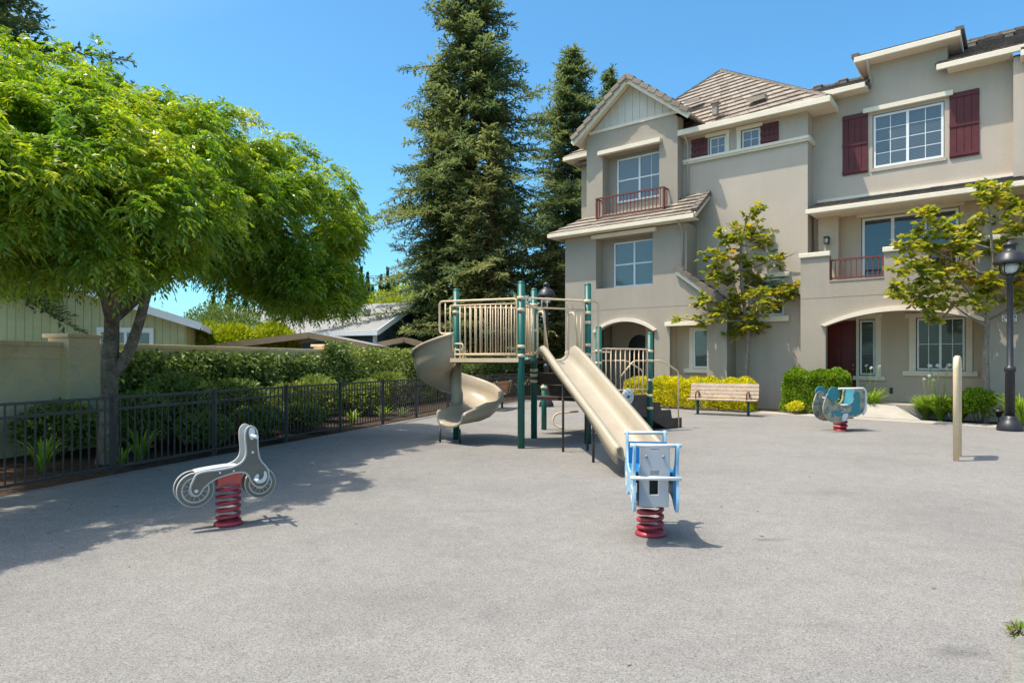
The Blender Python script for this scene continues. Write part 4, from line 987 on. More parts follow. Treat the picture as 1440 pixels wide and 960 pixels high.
# teal rider with round ears
TC = Vector((7.30, 14.23, 0)); TU = Vector((.96, .28, 0)).normalized(); TW = Vector((TU.y, -TU.x, 0))
tr_ = thing('spring_rider', 'teal and camouflage two sided spring rider near the front walkway', 'spring rider', tuple(TC))
spring(tr_, TC, .035, .28, .12, 3, .03)
def tp(pts): return [(x, z) for x, z in pts]
bodyT = rr([(-.60, .62), (-.62, .45), (-.52, .28), (-.35, .20), (-.10, .20), (.05, .30), (.30, .32), (.46, .40), (.50, .52), (.50, .86), (.46, .92), (.25, .92), (.22, .86), (.20, .66), (.10, .58), (-.15, .58), (-.30, .66), (-.28, .78), (-.36, .88), (-.50, .86)])
for sgn in (-1, 1):
    ogT = TC+TW*.22*sgn-TU*.06*sgn
    o = panel(tr_, 'side_panel', bodyT, [], tuple(ogT), tuple(TU), tuple(TW), -.015, .015, 'camo')
    q = (.0155, .021)
    fc = MB(); fc.slab(rr([(-.16, .42), (.14, .40), (.14, .60), (.20, .66), (.24, .88), (.36, .88), (.36, .46), (.40, .40), (.14, .36), (-.20, .33), (-.34, .40), (-.32, .50)]), [], tuple(ogT), tuple(TU), (0, 0, 1), tuple(TW), *(q if sgn > 0 else (-q[1], -q[0]))); fc.build('inner_shape', 'teal', o)
    fc = MB(); fc.slab(circ(-.36, .83, .155, 28), [], tuple(ogT), tuple(TU), (0, 0, 1), tuple(TW), .022*sgn, .046*sgn); fc.build('ear_disc', 'teal', o, bevel=.006)
    fc = MB(); fc.slab(rr([(-.12, .22), (-.02, .24), (.06, .40), (-.06, .40), (-.12, .36)]), [], tuple(ogT), tuple(TU), (0, 0, 1), tuple(TW), .022*sgn, .03*sgn); fc.build('footrest', 'hdpe_w', o)
    fc = MB(); ring = rbox([ogT+TU*x+Vector((0, 0, z)) for x, z in ((-.2, .94), (.48, .94), (.54, .88), (.54, .44), (.46, .36))], .06)
    if sgn > 0: fc.tube(ring, .022, 8); fc.build('edge_rail', 'hdpe_w', o)
b = MB(); b.slab([(-.20, .545), (.30, .545), (.30, .57), (-.20, .57)], [], tuple(TC), tuple(TU), (0, 0, 1), tuple(TW), -.20, .20); b.build('seat', 'hdpe_g', tr_)
b = MB(); b.slab([(.26, .56), (.285, .56), (.36, .90), (.335, .90)], [], tuple(TC), tuple(TU), (0, 0, 1), tuple(TW), -.18, .18); b.build('backrest', 'teal', tr_)
b = MB(); b.slab([(-.16, .28), (.16, .28), (.16, .30), (-.16, .30)], [], tuple(TC), tuple(TU), (0, 0, 1), tuple(TW), -.215, .215); b.build('spring_plate', 'hdpe_dk', tr_)
b = MB(); b.tube([TC+TU*-.30+TW*-.27+Vector((0, 0, .72)), TC+TU*-.30+TW*.27+Vector((0, 0, .72))], .017, 8); b.build('handlebar', 'hdpe_w', tr_)

# ------------------------------------------------------------------ sign, benches, lamps
sg = thing('sign_post', 'tan hoop sign post standing edge on, right of the teal rider', 'sign', (6.87, 9.9, 0))
a = Vector((6.87, 9.9, 0)); c = Vector((7.23, 10.36, 0)); e = (c-a).normalized()
b = MB(); b.tube(rbox([up(a, -.05), up(a, 1.59), up(c, 1.59), up(c, -.05)], .16, 9), .042, 12); b.build('hoop', 'tan', sg)
b = MB(); b.bar(up(a+e*.045, 1.12), up(c-e*.045, 1.12), .022, .78); fcs = b.build('sign_panel', 'signface', sg)
b = MB()
for k in range(9):
    z = 1.44-.075*k; wv = Vector((e.y, -e.x, 0))*-.013
    b.bar(up(a+e*.10, z)+wv, up(c-e*(.10+.05*(k % 3)), z)+wv, .003, .022)
b.build('lettering_rows', 'tan', fcs)

def bench(label, loc, rz, slat, group='park benches'):
    t = thing('park_bench', label, 'bench', loc, rz, group)
    b = MB()
    for k, y in enumerate((-.20, -.065, .07)): b.box(-.95, .95, y-.058, y+.058, .425, .462)
    b.build('seat', slat, t, local=True, bevel=.006)
    b = MB()
    for k in range(4):
        z = .53+.105*k; y = .17+.028*k
        b.add([(x, yy+dy, zz) for x in (-.95, .95) for yy, zz, dy in ((y-.012, z-.045, 0), (y+.012, z+.045, 0), (y+.012, z+.045, .036), (y-.012, z-.045, .036))], [(0,1,2,3),(7,6,5,4),(0,4,5,1),(1,5,6,2),(2,6,7,3),(3,7,4,0)])
    b.build('backrest', slat, t, local=True, bevel=.006)
    for x in (-.70, .70):
        b = MB(); b.tube([(x, .02, -.03), (x, .02, .42)], .038, 12); b.bar((x, -.24, .405), (x, .16, .405), .05, .035); b.tube([(x, .14, .42), (x, .235, .55), (x, .31, .93)], .02, 8)
        b.build('leg', 'green', t, local=True)
        b = MB(); b.tube(rbox([(x, -.22, .46), (x, -.22, .66), (x, .17, .66), (x, .17, .50)], .10), .021, 8); b.build('armrest', 'redrail', t, local=True)
    return t
bench('weathered slatted bench standing in front of the yellow hedge', (6.0, 18.25, 0), math.radians(-30), 'wood')
bench('red slatted bench half hidden behind the spiral slide', (-.55, 20.4, 0), math.radians(-107), 'redwood')

def lamp(label, loc, ref=None):
    if ref is not None: return copy_thing(ref, loc, .7, label, 'black street lamps')
    t = thing('street_lamp', label, 'street lamp', loc, 0, 'black street lamps')
    b = MB(); b.lathe([(.25, -.02), (.25, .05), (.235, .12), (.19, .20), (.125, .27), (.115, .33)], loc, 24); b.build('base', 'dark', t)
    b = MB(); b.lathe([(.095, .32), (.088, 1.30), (.108, 1.32), (.108, 1.38), (.085, 1.42), (.062, 1.44), (.055, 3.30), (.072, 3.33), (.072, 3.43), (.05, 3.47)], loc, 20); b.build('pole', 'dark', t)
    b = MB()
    for k in range(4):
        a = k*PI/2+.4; ca, sa = math.cos(a), math.sin(a)
        b.tube(rbox([(loc[0]+ca*.03, loc[1]+sa*.03, 3.44), (loc[0]+ca*.20, loc[1]+sa*.20, 3.48), (loc[0]+ca*.21, loc[1]+sa*.21, 3.72)], .12), .013, 7)
    b.build('bracket', 'dark', t)
    b = MB(); b.lathe([(.31, 3.70), (.32, 3.725), (.295, 3.78), (.24, 3.90), (.18, 3.96), (.11, 3.99), (.11, 4.08), (.125, 4.09), (.115, 4.14), (.06, 4.18), (.015, 4.22)], loc, 28); sh = b.build('lamp_shade', 'dark', t)
    b = MB(); b.lathe([(.04, 3.48), (.11, 3.52), (.145, 3.60), (.13, 3.695)], loc, 18); b.build('lamp_globe', 'lampglass', sh)
    return t
lp = lamp('black street lamp with bell shade at the right picture edge', (11.05, 14.2, 0))
lamp('distant street lamp, its bell shade above the play deck', (1.16, 21.6, 0), lp)

# ------------------------------------------------------------------ townhouse building
HB = thing('townhouse', 'three storey beige stucco townhouse with tile roofs, maroon shutters and arched porches', 'building', tuple(BO), math.atan2(BR.y, BR.x))
def wall(name, mat, outer, holes, t0, t1, parent=None):
    b = MB(); b.slab(outer, holes, (0, 0, 0), (1, 0, 0), (0, 0, 1), (0, 1, 0), t0, t1); return b.build(name, mat, parent or HB, local=True)
def R_(s0, s1, z0, z1): return [(s0, z0), (s1, z0), (s1, z1), (s0, z1)]
def blk(name, mat, *bx, parent=None, bevel=0):
    if parent is None and name != 'shutter' and len(bx) > 1:
        return [blk(name, mat, q, bevel=bevel) for q in bx]
    b = MB()
    for q in bx: b.box(*q)
    return b.build(name, mat, parent or HB, local=True, bevel=bevel)
def arch(s0, s1, z0, zs, zt, n=18):
    c = (s0+s1)/2; hw = (s1-s0)/2; rise = zt-zs; Rr = (hw*hw+rise*rise)/(2*rise); cz = zt-Rr; a = math.asin(hw/Rr)
    return [(s0, z0), (s1, z0)]+[(c+Rr*math.sin(a-2*a*i/(n-1)), cz+Rr*math.cos(a-2*a*i/(n-1))) for i in range(n)]
def window(s0, s1, z0, z1, t, lights=2, grid=None, glass='glass', fw=.05, name='window', rail=False, depth=.05):
    """frame with muntins; the pane is a sub-part set back in it"""
    b = MB(); y0, y1 = t, t+depth
    b.box(s0, s1, y0, y1, z0, z0+fw); b.box(s0, s1, y0, y1, z1-fw, z1)
    b.box(s0, s0+fw, y0+.002, y1, z0+fw, z1-fw); b.box(s1-fw, s1, y0+.002, y1, z0+fw, z1-fw)
    W_ = (s1-s0)/lights
    for k in range(1, lights): b.box(s0+W_*k-fw*.6, s0+W_*k+fw*.6, y0+.002, y1, z0+fw, z1-fw)
    if rail:
        for k in range(lights): b.box(s0+W_*k+fw*.6, s0+W_*(k+1)-fw*.6, y0+.004, y1, z0+(z1-z0)*.5-.025, z0+(z1-z0)*.5+.025)
    f = b.build(name, 'white', HB, local=True)
    if grid:
        g = MB(); gx, gz, which = grid
        for k in range(lights):
            if k not in which: continue
            a, c = s0+W_*k+fw*.6, s0+W_*(k+1)-fw*.6
            for i in range(1, gx): x = a+(c-a)*i/gx; g.box(x-.009, x+.009, y0+.024, y0+.029, z0+fw, z1-fw)
            for i in range(1, gz): z = z0+fw+(z1-z0-2*fw)*i/gz; g.box(a, c, y0+.0235, y0+.0285, z-.009, z+.009)
        g.build('muntin', 'white', f, local=True)
    p = MB(); p.box(s0+fw*.5, s1-fw*.5, y0+.03, y1-.003, z0+fw*.5, z1-fw*.5); p.build('pane', glass, f, local=True)
    return f
def tiles(name, mat, faces, course=.34, wid=.32, lift=.055, parent=None):
    """tile courses as real overlapping pieces; each face = eave left, eave right, top right, top left"""
    b = MB()
    for (A, B_, C, D) in faces:
        A, B_, C, D = map(Vector, (A, B_, C, D)); nrm = (B_-A).cross(D-A).normalized()
        if nrm.z < 0: nrm = -nrm
        vv = [A-nrm*.012, B_-nrm*.012, C-nrm*.012]+([D-nrm*.012] if (D-C).length > 1e-4 else []); b.add(vv, [tuple(range(len(vv)))])
        mid = ((D+C)/2-(A+B_)/2).length; nc = max(1, int(round(mid/course)))
        for i in range(nc):
            l0, l1 = A.lerp(D, i/nc), B_.lerp(C, i/nc); u0, u1 = A.lerp(D, (i+1.08)/nc if i < nc-1 else 1), B_.lerp(C, (i+1.08)/nc if i < nc-1 else 1)
            w = (l1-l0).length; nt = max(1, int(round(w/wid))); off = .5*(i % 2)/nt
            cuts = sorted({0., 1.} | {min(1, max(0, k/nt+off)) for k in range(nt)})
            for c0, c1 in zip(cuts[:-1], cuts[1:]):
                if c1-c0 < .004: continue
                g = .006/max(w, .3); j = random.uniform(0, .012)
                p0, p1 = l0.lerp(l1, c0+g)+nrm*(lift+j), l0.lerp(l1, c1-g)+nrm*(lift+j)
                q1, q0 = u0.lerp(u1, c1-g)+nrm*.006, u0.lerp(u1, c0+g)+nrm*.006
                r0, r1 = l0.lerp(l1, c0+g)-nrm*.005, l0.lerp(l1, c1-g)-nrm*.005
                b.add([p0, p1, q1, q0, r0, r1], [(0, 1, 2, 3), (4, 5, 1, 0)])
    return b.build(name, mat, parent or HB, local=True, recalc=False)
def ridge_caps(b, a, c, w=.2, h=.09, step=.36):
    a = Vector(a); c = Vector(c); n = max(1, int((c-a).length/step)); d = (c-a)/n
    for i in range(n):
        p = a+d*i; q = a+d*(i+1.1); b.bar(p+Vector((0, 0, .035)), q+Vector((0, 0, .012)), w, h)

# --- lower bay and its side wing
nw = R_(-7.93, -5.66, 4.19, 6.02); gn = R_(-5.03, -3.73, .0, 2.72)
la = arch(-7.93, -5.60, .0, 2.58, 2.95)
wall('bay_wall', 'stucco_g', [(-9.28, -.1), (-7.93, -.1), (-5.60, -.1), (-5.03, -.1), (-3.73, -.1), (-3.07, -.1), (-3.07, 3.30), (-4.42, 4.36), (-4.42, 6.18), (-9.28, 6.18)], [nw, [(p[0], max(p[1], .02)) for p in la], R_(-5.03, -3.73, .02, 2.72)], -1.6, -1.38)
blk('bay_side_wall', 'stucco_g', (-9.28, -9.05, -1.379, 8, -.1, 6.18), (-4.65, -4.42, -1.379, -.751, 4.2, 6.18), (-3.30, -3.07, -1.379, -.751, -.1, 3.28))
blk('recess_wall', 'stucco_g', (-8.2, -5.4, -1.10, -1.0, 3.9, 6.3), (-8.16, -7.93, -1.379, -1.101, 4.0, 6.2), (-5.66, -5.44, -1.379, -1.101, 4.0, 6.2), (-8.16, -5.44, -1.379, -1.101, 3.95, 4.19), (-8.16, -5.44, -1.379, -1.101, 6.02, 6.2))
blk('recess_wall', 'stucco_p', (-5.3, -3.5, -.99, -.9, -.1, 3.0), (-5.3, -5.03, -1.379, -.991, -.1, 2.9), (-3.73, -3.5, -1.379, -.991, -.1, 2.9), (-5.03, -3.73, -1.379, -.991, 2.72, 2.9))
window(-7.42, -5.76, 4.24, 5.88, -1.15, 2, None, 'glass_light', .055, rail=True)
window(-4.42, -3.74, 1.30, 2.62, -1.04, 1, None, 'glass_light', .06)
blk('window_surround', 'cream', (-4.56, -4.421, -1.06, -.995, 1.28, 2.69), (-4.421, -3.74, -1.06, -.995, 2.621, 2.69), (-4.75, -3.74, -1.10, -.995, 1.14, 1.279))
blk('window_header', 'cream', (-8.06, -5.5, -1.74, -1.602, 6.02, 6.16), bevel=.01); blk('window_header', 'cream', (-5.16, -3.55, -1.74, -1.602, 2.72, 2.86), bevel=.01)
for q in ((-9.27, -4.30, -1.604, -1.6005, 3.40, 3.416), (-.83, 9.4, -1.604, -1.6005, 3.40, 3.416)): blk('control_joint', 'joint', q)
# entry arch with its deep porch
b = MB(); ar = arch(-7.93, -5.60, .0, 2.58, 2.95)[2:]; ar2 = arch(-8.03, -5.50, .0, 2.62, 3.08)[2:]
b.slab(ar2+list(reversed(ar)), [], (0, 0, 0), (1, 0, 0), (0, 0, 1), (0, 1, 0), -1.70, -1.602); b.build('arch_trim', 'cream', HB, local=True)
wall('porch_wall', 'stucco_p', R_(-8.3, -5.2, -.1, 3.4), [R_(-6.05, -5.75, .1, 2.5)], .6, .75)
blk('porch_wall', 'stucco_p', (-6.55, -6.25, -.35, -.05, -.1, 3.2), (-5.38, -5.25, -1.37, .59, -.1, 3.3), (-8.3, -5.38, -1.37, .59, 3.25, 3.35))
wall('porch_side_wall', 'stucco_g', R_(-8.3, -5.2, -.1, 3.2), [arch(-7.6, -6.65, .0, 2.1, 2.55)], .3, .32)
blk('arch_shade_sheet', 'dark', (-7.9, -6.5, .34, .36, .0, 2.7))  # black sheet behind the inner arch, standing in for shade in the opening

# --- upper bay with gable
blk('bay_side_wall', 'stucco_g', (-8.54, -8.30, -1.049, 4, 6.18, 10.0), (-5.12, -4.90, -1.049, -.751, 6.18, 10.0))
wall('bay_wall', 'stucco_g', [(-8.54, 6.2), (-4.90, 6.2), (-4.90, 9.95), (-5.10, 10.12), (-8.34, 10.12), (-8.54, 9.95)], [R_(-7.85, -5.58, 6.95, 9.16)], -1.25, -1.05)
blk('recess_wall', 'stucco_g', (-8.1, -5.3, -.80, -.7, 6.7, 9.4), (-8.08, -7.85, -1.049, -.801, 6.7, 9.3), (-5.58, -5.36, -1.049, -.801, 6.7, 9.3), (-8.08, -5.36, -1.049, -.801, 6.7, 6.95), (-8.08, -5.36, -1.049, -.801, 9.16, 9.3))
window(-7.45, -5.62, 7.42, 9.03, -.86, 2, (2, 2, (1,)), 'glass_light', .06, rail=True)
blk('window_header', 'cream', (-7.98, -5.48, -1.42, -1.252, 9.17, 9.32), bevel=.01)
gs = 1.62/1.72
wall('gable_siding', 'cream_siding', [(-8.36, 10.135), (-4.92, 10.135), (-6.64, 11.55)], [], -1.235, -1.05)
b = MB()
for k in range(11):
    x = -8.1+.29*k; zt = 10.16+max(0, (1.72-abs(x+6.64)))*.82-.03
    if zt > 10.25: blk('batten', 'cream_siding', (x-.02, x+.02, -1.256, -1.236, 10.16, zt))
blk('gable_band', 'cream', (-8.42, -4.86, -1.29, -1.252, 10.06, 10.16))
ap = (-6.64, 11.62); fl = (-8.95, 9.80); frt = (-4.33, 9.80)
b = MB()
for f in (fl, frt):
    b.bar((f[0], -1.62, f[1]-.06), (ap[0], -1.62, ap[1]-.06), .04, .20, up=(0, 0, 1))
b.build('rake_board', 'cream', HB, local=True)
b = MB()
for f in (fl, frt):
    b.add([(f[0], -1.6, f[1]-.05), (ap[0], -1.6, ap[1]-.05), (ap[0], 4, ap[1]-.05), (f[0], 4, f[1]-.05)], [(0, 1, 2, 3)])
b.build('gable_soffit', 'cream', HB, local=True)
tiles('gable_roof', 'tile', [((fl[0], 4, fl[1]), (fl[0], -1.6, fl[1]), (ap[0], -1.6, ap[1]), (ap[0], 4, ap[1])), ((frt[0], -1.6, frt[1]), (frt[0], 4, frt[1]), (ap[0], 4, ap[1]), (ap[0], -1.6, ap[1]))])
b = MB()
for f in (fl, frt):
    a = Vector((f[0], -1.62, f[1]+.03)); c = Vector((ap[0], -1.62, ap[1]+.03)); n = 8
    for i in range(n): b.bar(a.lerp(c, i/n)+Vector((0, 0, .085)), a.lerp(c, (i+1.03)/n)+Vector((0, 0, .015)), .24, .15)
ridge_caps(b, (ap[0], -1.6, ap[1]+.05), (ap[0], 4, ap[1]+.05)); b.build('rake_tile', 'tile', HB, local=True)
# red balcony rail
def balcony_rail(s0, s1, z0, z1, t, n, ret=0., name='balcony_railing'):
    b = MB(); b.box(s0, s1, t-.03, t+.03, z1-.05, z1); b.box(s0, s1, t-.02, t+.02, z0, z0+.045)
    for s_ in (s0, s1-.05): b.box(s_, s_+.05, t-.0275, t+.0275, z0-.02, z1-.051)
    for k in range(1, n): x = s0+(s1-s0)*k/n; b.box(x-.011, x+.011, t-.011, t+.011, z0+.046, z1-.051)
    if ret:
        for s_ in (s0, s1-.04):
            b.box(s_, s_+.04, t+.031, t+ret, z1-.045, z1-.005); b.box(s_, s_+.04, t+.031, t+ret, z0, z0+.04)
            for k in range(1, 4): b.box(s_+.01, s_+.03, t+ret*k/4-.01, t+ret*k/4+.01, z0+.041, z1-.046)
    return b.build(name, 'redrail', HB, local=True)
balcony_rail(-7.92, -5.22, 6.78, 7.52, -1.62, 19, .36)
# skirt roof between the two bays
b = MB()
sk = [(-9.72, -2.02, 6.34), (-4.02, -2.02, 6.34), (-4.02, -.76, 6.98), (-9.72, -1.24, 6.98)]
tiles('skirt_roof', 'tile', [((-9.72, -2.05, 6.34), (-4.0, -2.05, 6.34), (-4.0, -1.26, 6.96), (-8.6, -1.26, 6.96)), ((-9.72, 4, 6.34), (-9.72, -2.05, 6.34), (-8.6, -1.26, 6.96), (-8.6, 4, 6.96)), ((-4.9, -1.259, 6.96), (-4.0, -1.259, 6.96), (-4.0, -.76, 7.30), (-4.9, -.76, 7.30))], .3)
b.box(-9.76, -3.98, -2.12, -2.055, 6.20, 6.34); b.box(-9.76, -9.70, -2.05, 4, 6.20, 6.34); b.bar((-3.96, -2.05, 6.29), (-3.96, -.80, 7.16), .05, .16)
b.build('fascia', 'cream', HB, local=True, bevel=.01)
blk('soffit', 'cream', (-9.69, -4.0, -2.05, -1.602, 6.205, 6.235))
b = MB(); a = Vector((-3.99, -2.05, 6.40)); c = Vector((-3.99, -.80, 7.24))
for i in range(5): b.bar(a.lerp(c, i/5)+Vector((0, 0, .05)), a.lerp(c, (i+1.06)/5)+Vector((0, 0, .02)), .2, .13)
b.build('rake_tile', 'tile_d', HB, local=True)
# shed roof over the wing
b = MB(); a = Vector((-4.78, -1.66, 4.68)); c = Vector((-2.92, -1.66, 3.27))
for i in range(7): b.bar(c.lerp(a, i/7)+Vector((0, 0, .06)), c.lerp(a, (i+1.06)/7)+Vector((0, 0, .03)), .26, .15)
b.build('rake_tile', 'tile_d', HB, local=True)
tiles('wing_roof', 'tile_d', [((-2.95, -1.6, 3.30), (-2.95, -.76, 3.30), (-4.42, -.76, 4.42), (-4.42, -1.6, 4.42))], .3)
b = MB(); b.bar((-4.75, -1.70, 4.55), (-2.95, -1.70, 3.18), .05, .15); b.build('rake_board', 'cream', HB, local=True)
# left set-back wall with its own eave
blk('back_wall', 'stucco_g', (-9.70, -8.541, .25, .5, 6.3, 9.9)); blk('belt_course', 'cream', (-9.74, -8.545, .17, .249, 7.06, 7.24), bevel=.015)
tiles('side_roof', 'tile', [((-10.2, -.25, 9.80), (-8.5, -.25, 9.80), (-8.5, 1.0, 10.75), (-9.2, 1.0, 10.75)), ((-10.2, 5, 9.80), (-10.2, -.25, 9.80), (-9.2, 1., 10.75), (-9.2, 5, 10.75))], .3)
b = MB(); b.box(-10.24, -8.9, -.32, -.26, 9.66, 9.81); b.box(-10.24, -10.18, -.259, 5, 9.66, 9.81); b.box(-10.2, -8.6, -.258, .249, 9.665, 9.69); b.build('fascia', 'cream', HB, local=True)

# --- middle block
wall('block_wall', 'stucco_b', [(-4.899, -.1), (-.84, -.1), (-.84, 9.48), (-4.899, 9.48)], [R_(-2.35, -1.52, 2.98, 4.22), R_(-3.99, -3.40, 8.50, 9.16), R_(-2.90, -2.28, 8.50, 9.16)], -.75, -.55)
blk('block_side_wall', 'stucco_b', (-1.06, -.84, -.549, -.101, -.1, 9.48))
b = MB()
for c0 in (-1.26,):
    b.box(-4.895, -.78, -.83, -.752, 8.38, 8.44); b.box(-4.895, -.78, -.86, -.752, 8.441, 8.54); b.box(-.838, -.76, -.751, -.102, 8.38, 8.54)
b.build('belt_course', 'cream', HB, local=True, bevel=.012)
window(-3.97, -3.42, 8.53, 9.14, -.70, 1, (2, 2, (0,)), 'glass', .05); window(-2.88, -2.30, 8.53, 9.14, -.70, 1, (2, 2, (0,)), 'glass', .05)
blk('window_surround', 'cream', (-4.1, -3.28, -.80, -.752, 9.16, 9.28), (-3.40, -3.28, -.79, -.752, 8.545, 9.159))
blk('window_surround', 'cream', (-3.05, -2.2, -.80, -.752, 9.16, 9.28), (-3.03, -2.90, -.79, -.752, 8.545, 9.159))
window(-2.33, -1.54, 3.0, 4.2, -.70, 1, None, 'glass_light', .07, rail=True)
blk('window_header', 'cream', (-2.5, -1.36, -.84, -.752, 4.22, 4.36), bevel=.01); blk('window_sill', 'cream', (-2.5, -1.36, -.88, -.752, 2.80, 2.98), bevel=.01)
def shutter(s0, s1, z0, z1, t):
    f = blk('shutter', 'maroon', *[(s0+(s1-s0)*k/4+.006, s0+(s1-s0)*(k+1)/4-.006, t-.035, t, z0, z1) for k in range(4)], (s0+.002, s1-.002, t-.02, t-.001, z0+.002, z1-.002), bevel=.004)
    for q in ((z1-.14, z1-.05), ((z0+z1)/2-.05, (z0+z1)/2+.05), (z0+.05, z0+.14)): blk('shutter_batten', 'maroon', (s0, s1, t-.055, t-.036, *q), parent=f)
shutter(-4.60, -4.03, 8.55, 9.20, -.752); shutter(-2.26, -1.70, 8.55, 9.20, -.752)
# hip roof
e0_, e1_ = -5.6, -.16; ft = -1.17; EZ = 9.46; AP = (-5.0, 3.25, 13.15)
ea = lambda s_, t_: (s_, t_, EZ)
tiles('hip_roof', 'tile', [(ea(-9.84, ft+1.2), ea(-.16, ft), AP, AP), (ea(-.16, ft), ea(-.16, 7.8), AP, AP), (ea(-9.84, 7.8), ea(-9.84, ft+1.2), AP, AP)], .33, .34)
b = MB(); ridge_caps(b, ea(-.16, ft), AP, .2, .08, .33); ridge_caps(b, ea(-9.84, ft+1.2), AP, .2, .08, .33); b.build('hip_cap', 'tile', HB, local=True)
b = MB(); b.box(-4.95, -.10, ft-.08, ft-.005, EZ-.18, EZ+.01); b.box(-.155, -.09, ft-.004, 6., EZ-.18, EZ+.01); b.build('fascia', 'cream', HB, local=True, bevel=.015)
blk('soffit', 'cream', (-4.9, -.16, ft, -.752, EZ-.14, EZ-.10), (-.839, -.16, -.751, 4, EZ-.141, EZ-.101))
for (s_, q, w_) in ((-3.9, .18, .28), (-5.2, .45, .22), (-2.55, .2, .2)):
    tt = ft+(3.25-ft)*q; zz = EZ+(13.15-EZ)*q
    b = MB()
    if w_ > .25: b.box(s_-.08, s_+.08, tt-.1, tt+.10, zz-.1, zz+.28); b.box(s_-.14, s_+.14, tt-.15, tt+.15, zz+.281, zz+.34)
    else: b.add([(s_-.3, tt-.1, zz+.0), (s_+.3, tt-.1, zz+.0), (s_+.3, tt-.1, zz+.13), (s_-.3, tt-.1, zz+.13), (s_-.3, tt+.25, zz+.26), (s_+.3, tt+.25, zz+.26)], [(0,1,2,3),(3,2,5,4),(0,3,4),(1,5,2)])
    b.build('roof_vent', 'tile', HB, local=True)
# downspouts
def spout(name, pts, mat='cream', r=.038):
    b = MB(); b.tube(rbox(pts, .1), r, 8); return b.build(name, mat, HB, local=True)
spout('downspout', [(-4.70, ft-.02, 9.32), (-4.70, -.95, 9.15), (-4.72, -.80, 9.0), (-4.72, -.80, 7.2)], 'stucco_b')
spout('downspout', [(-4.55, -2.06, 6.22), (-4.55, -1.75, 5.98), (-4.55, -1.65, 5.85), (-4.55, -1.65, 4.75)], 'stucco_g')

# --- right section: porch arch, balcony, top floor
pa = arch(-.15, 3.61, .02, 2.56, 2.93, 26)
wall('arch_wall', 'stucco_g', [(-.84, -.1), (9.5, -.1), (9.5, 4.62), (3.42, 4.62), (3.42, 3.86), (2.40, 3.86), (2.40, 4.58), (1.35, 4.58), (1.35, 3.86), (-.05, 3.86), (-.05, 4.62), (-.84, 4.62)], [pa], -1.6, -1.36)
blk('arch_side_wall', 'stucco_g', (-.84, -.62, -1.359, -.751, -.1, 4.62))
b = MB(); ar = arch(-.15, 3.61, .0, 2.56, 2.93, 26)[2:]; ar2 = arch(-.27, 3.73, .0, 2.60, 3.07, 26)[2:]
b.slab(ar2+list(reversed(ar)), [], (0, 0, 0), (1, 0, 0), (0, 0, 1), (0, 1, 0), -1.69, -1.602); b.build('arch_trim', 'cream', HB, local=True)
blk('parapet_cap', 'cream', (-.88, -.02, -1.66, -1.30, 4.622, 4.76), (1.32, 2.43, -1.66, -1.30, 4.582, 4.72), (3.39, 9.5, -1.66, -1.30, 4.622, 4.76), bevel=.015)
blk('parapet_cap', 'stucco_g', (-.048, 1.348, -1.62, -1.34, 3.862, 3.90), (2.402, 3.418, -1.62, -1.34, 3.862, 3.90))
balcony_rail(-.05, 1.34, 3.94, 4.52, -1.5, 10); balcony_rail(2.41, 3.41, 3.94, 4.52, -1.5, 8)
blk('balcony_floor', 'concrete', (-.62, 9.5, -1.359, -.001, 3.3, 3.45)); blk('porch_floor', 'concrete', (-.149, 3.609, -1.64, -.001, -.1, .335))
wall('porch_wall', 'stucco_p', R_(-.84, 9.5, .336, 3.29), [R_(-.52, .38, .34, 2.80), R_(.46, .90, 1.10, 2.80), R_(1.95, 3.14, 1.26, 2.80)], 0., .2)
blk('porch_wall', 'stucco_p', (3.62, 3.80, -1.359, -.001, .336, 3.29), (-.83, -.60, -.75, -.001, .336, 3.29))
b = MB(); b.box(-.50, .36, .05, .10, .342, 2.78)
for (a0, a1) in ((-.42, -.10), (-.04, .28)):
    for (z0, z1) in ((.50, 1.10), (1.22, 2.0), (2.12, 2.66)): b.box(a0, a1, .03, .0495, z0, z1)
dr = b.build('door', 'door', HB, local=True, bevel=.012)
b = MB(); b.lathe([(.03, 0), (.03, .02), (.014, .03), (.014, .05), (.033, .06), (.03, .085)], (.29, .05, 1.28), 12, axis=(0, -1, 0)); b.lathe([(.03, 0), (.03, .025), (.01, .03)], (.29, .05, 1.42), 12, axis=(0, -1, 0)); b.build('handle', 'brass', dr, local=True)
window(.48, .88, 1.12, 2.78, .04, 1, None, 'glass_porch', .045, 'sidelight'); window(1.97, 3.12, 1.28, 2.78, .03, 2, (2, 2, (0, 1)), 'glass_porch', .05)
blk('window_surround', 'cream', (.385, .458, -.04, -.001, .336, 2.86), (.902, 1.06, -.04, -.001, 1.08, 2.86), (.30, 1.16, -.07, -.001, .96, 1.079), (-.6, 1.10, -.05, -.001, 2.861, 2.97))
blk('window_surround', 'cream', (1.78, 1.948, -.04, -.001, 1.25, 2.81), (3.142, 3.30, -.04, -.001, 1.25, 2.81), (1.62, 3.42, -.08, -.001, 1.11, 1.249), (1.68, 3.40, -.05, -.001, 2.811, 2.93))
blk('wall_outlet', 'dark', (1.28, 1.36, -.03, -.001, .56, .74))
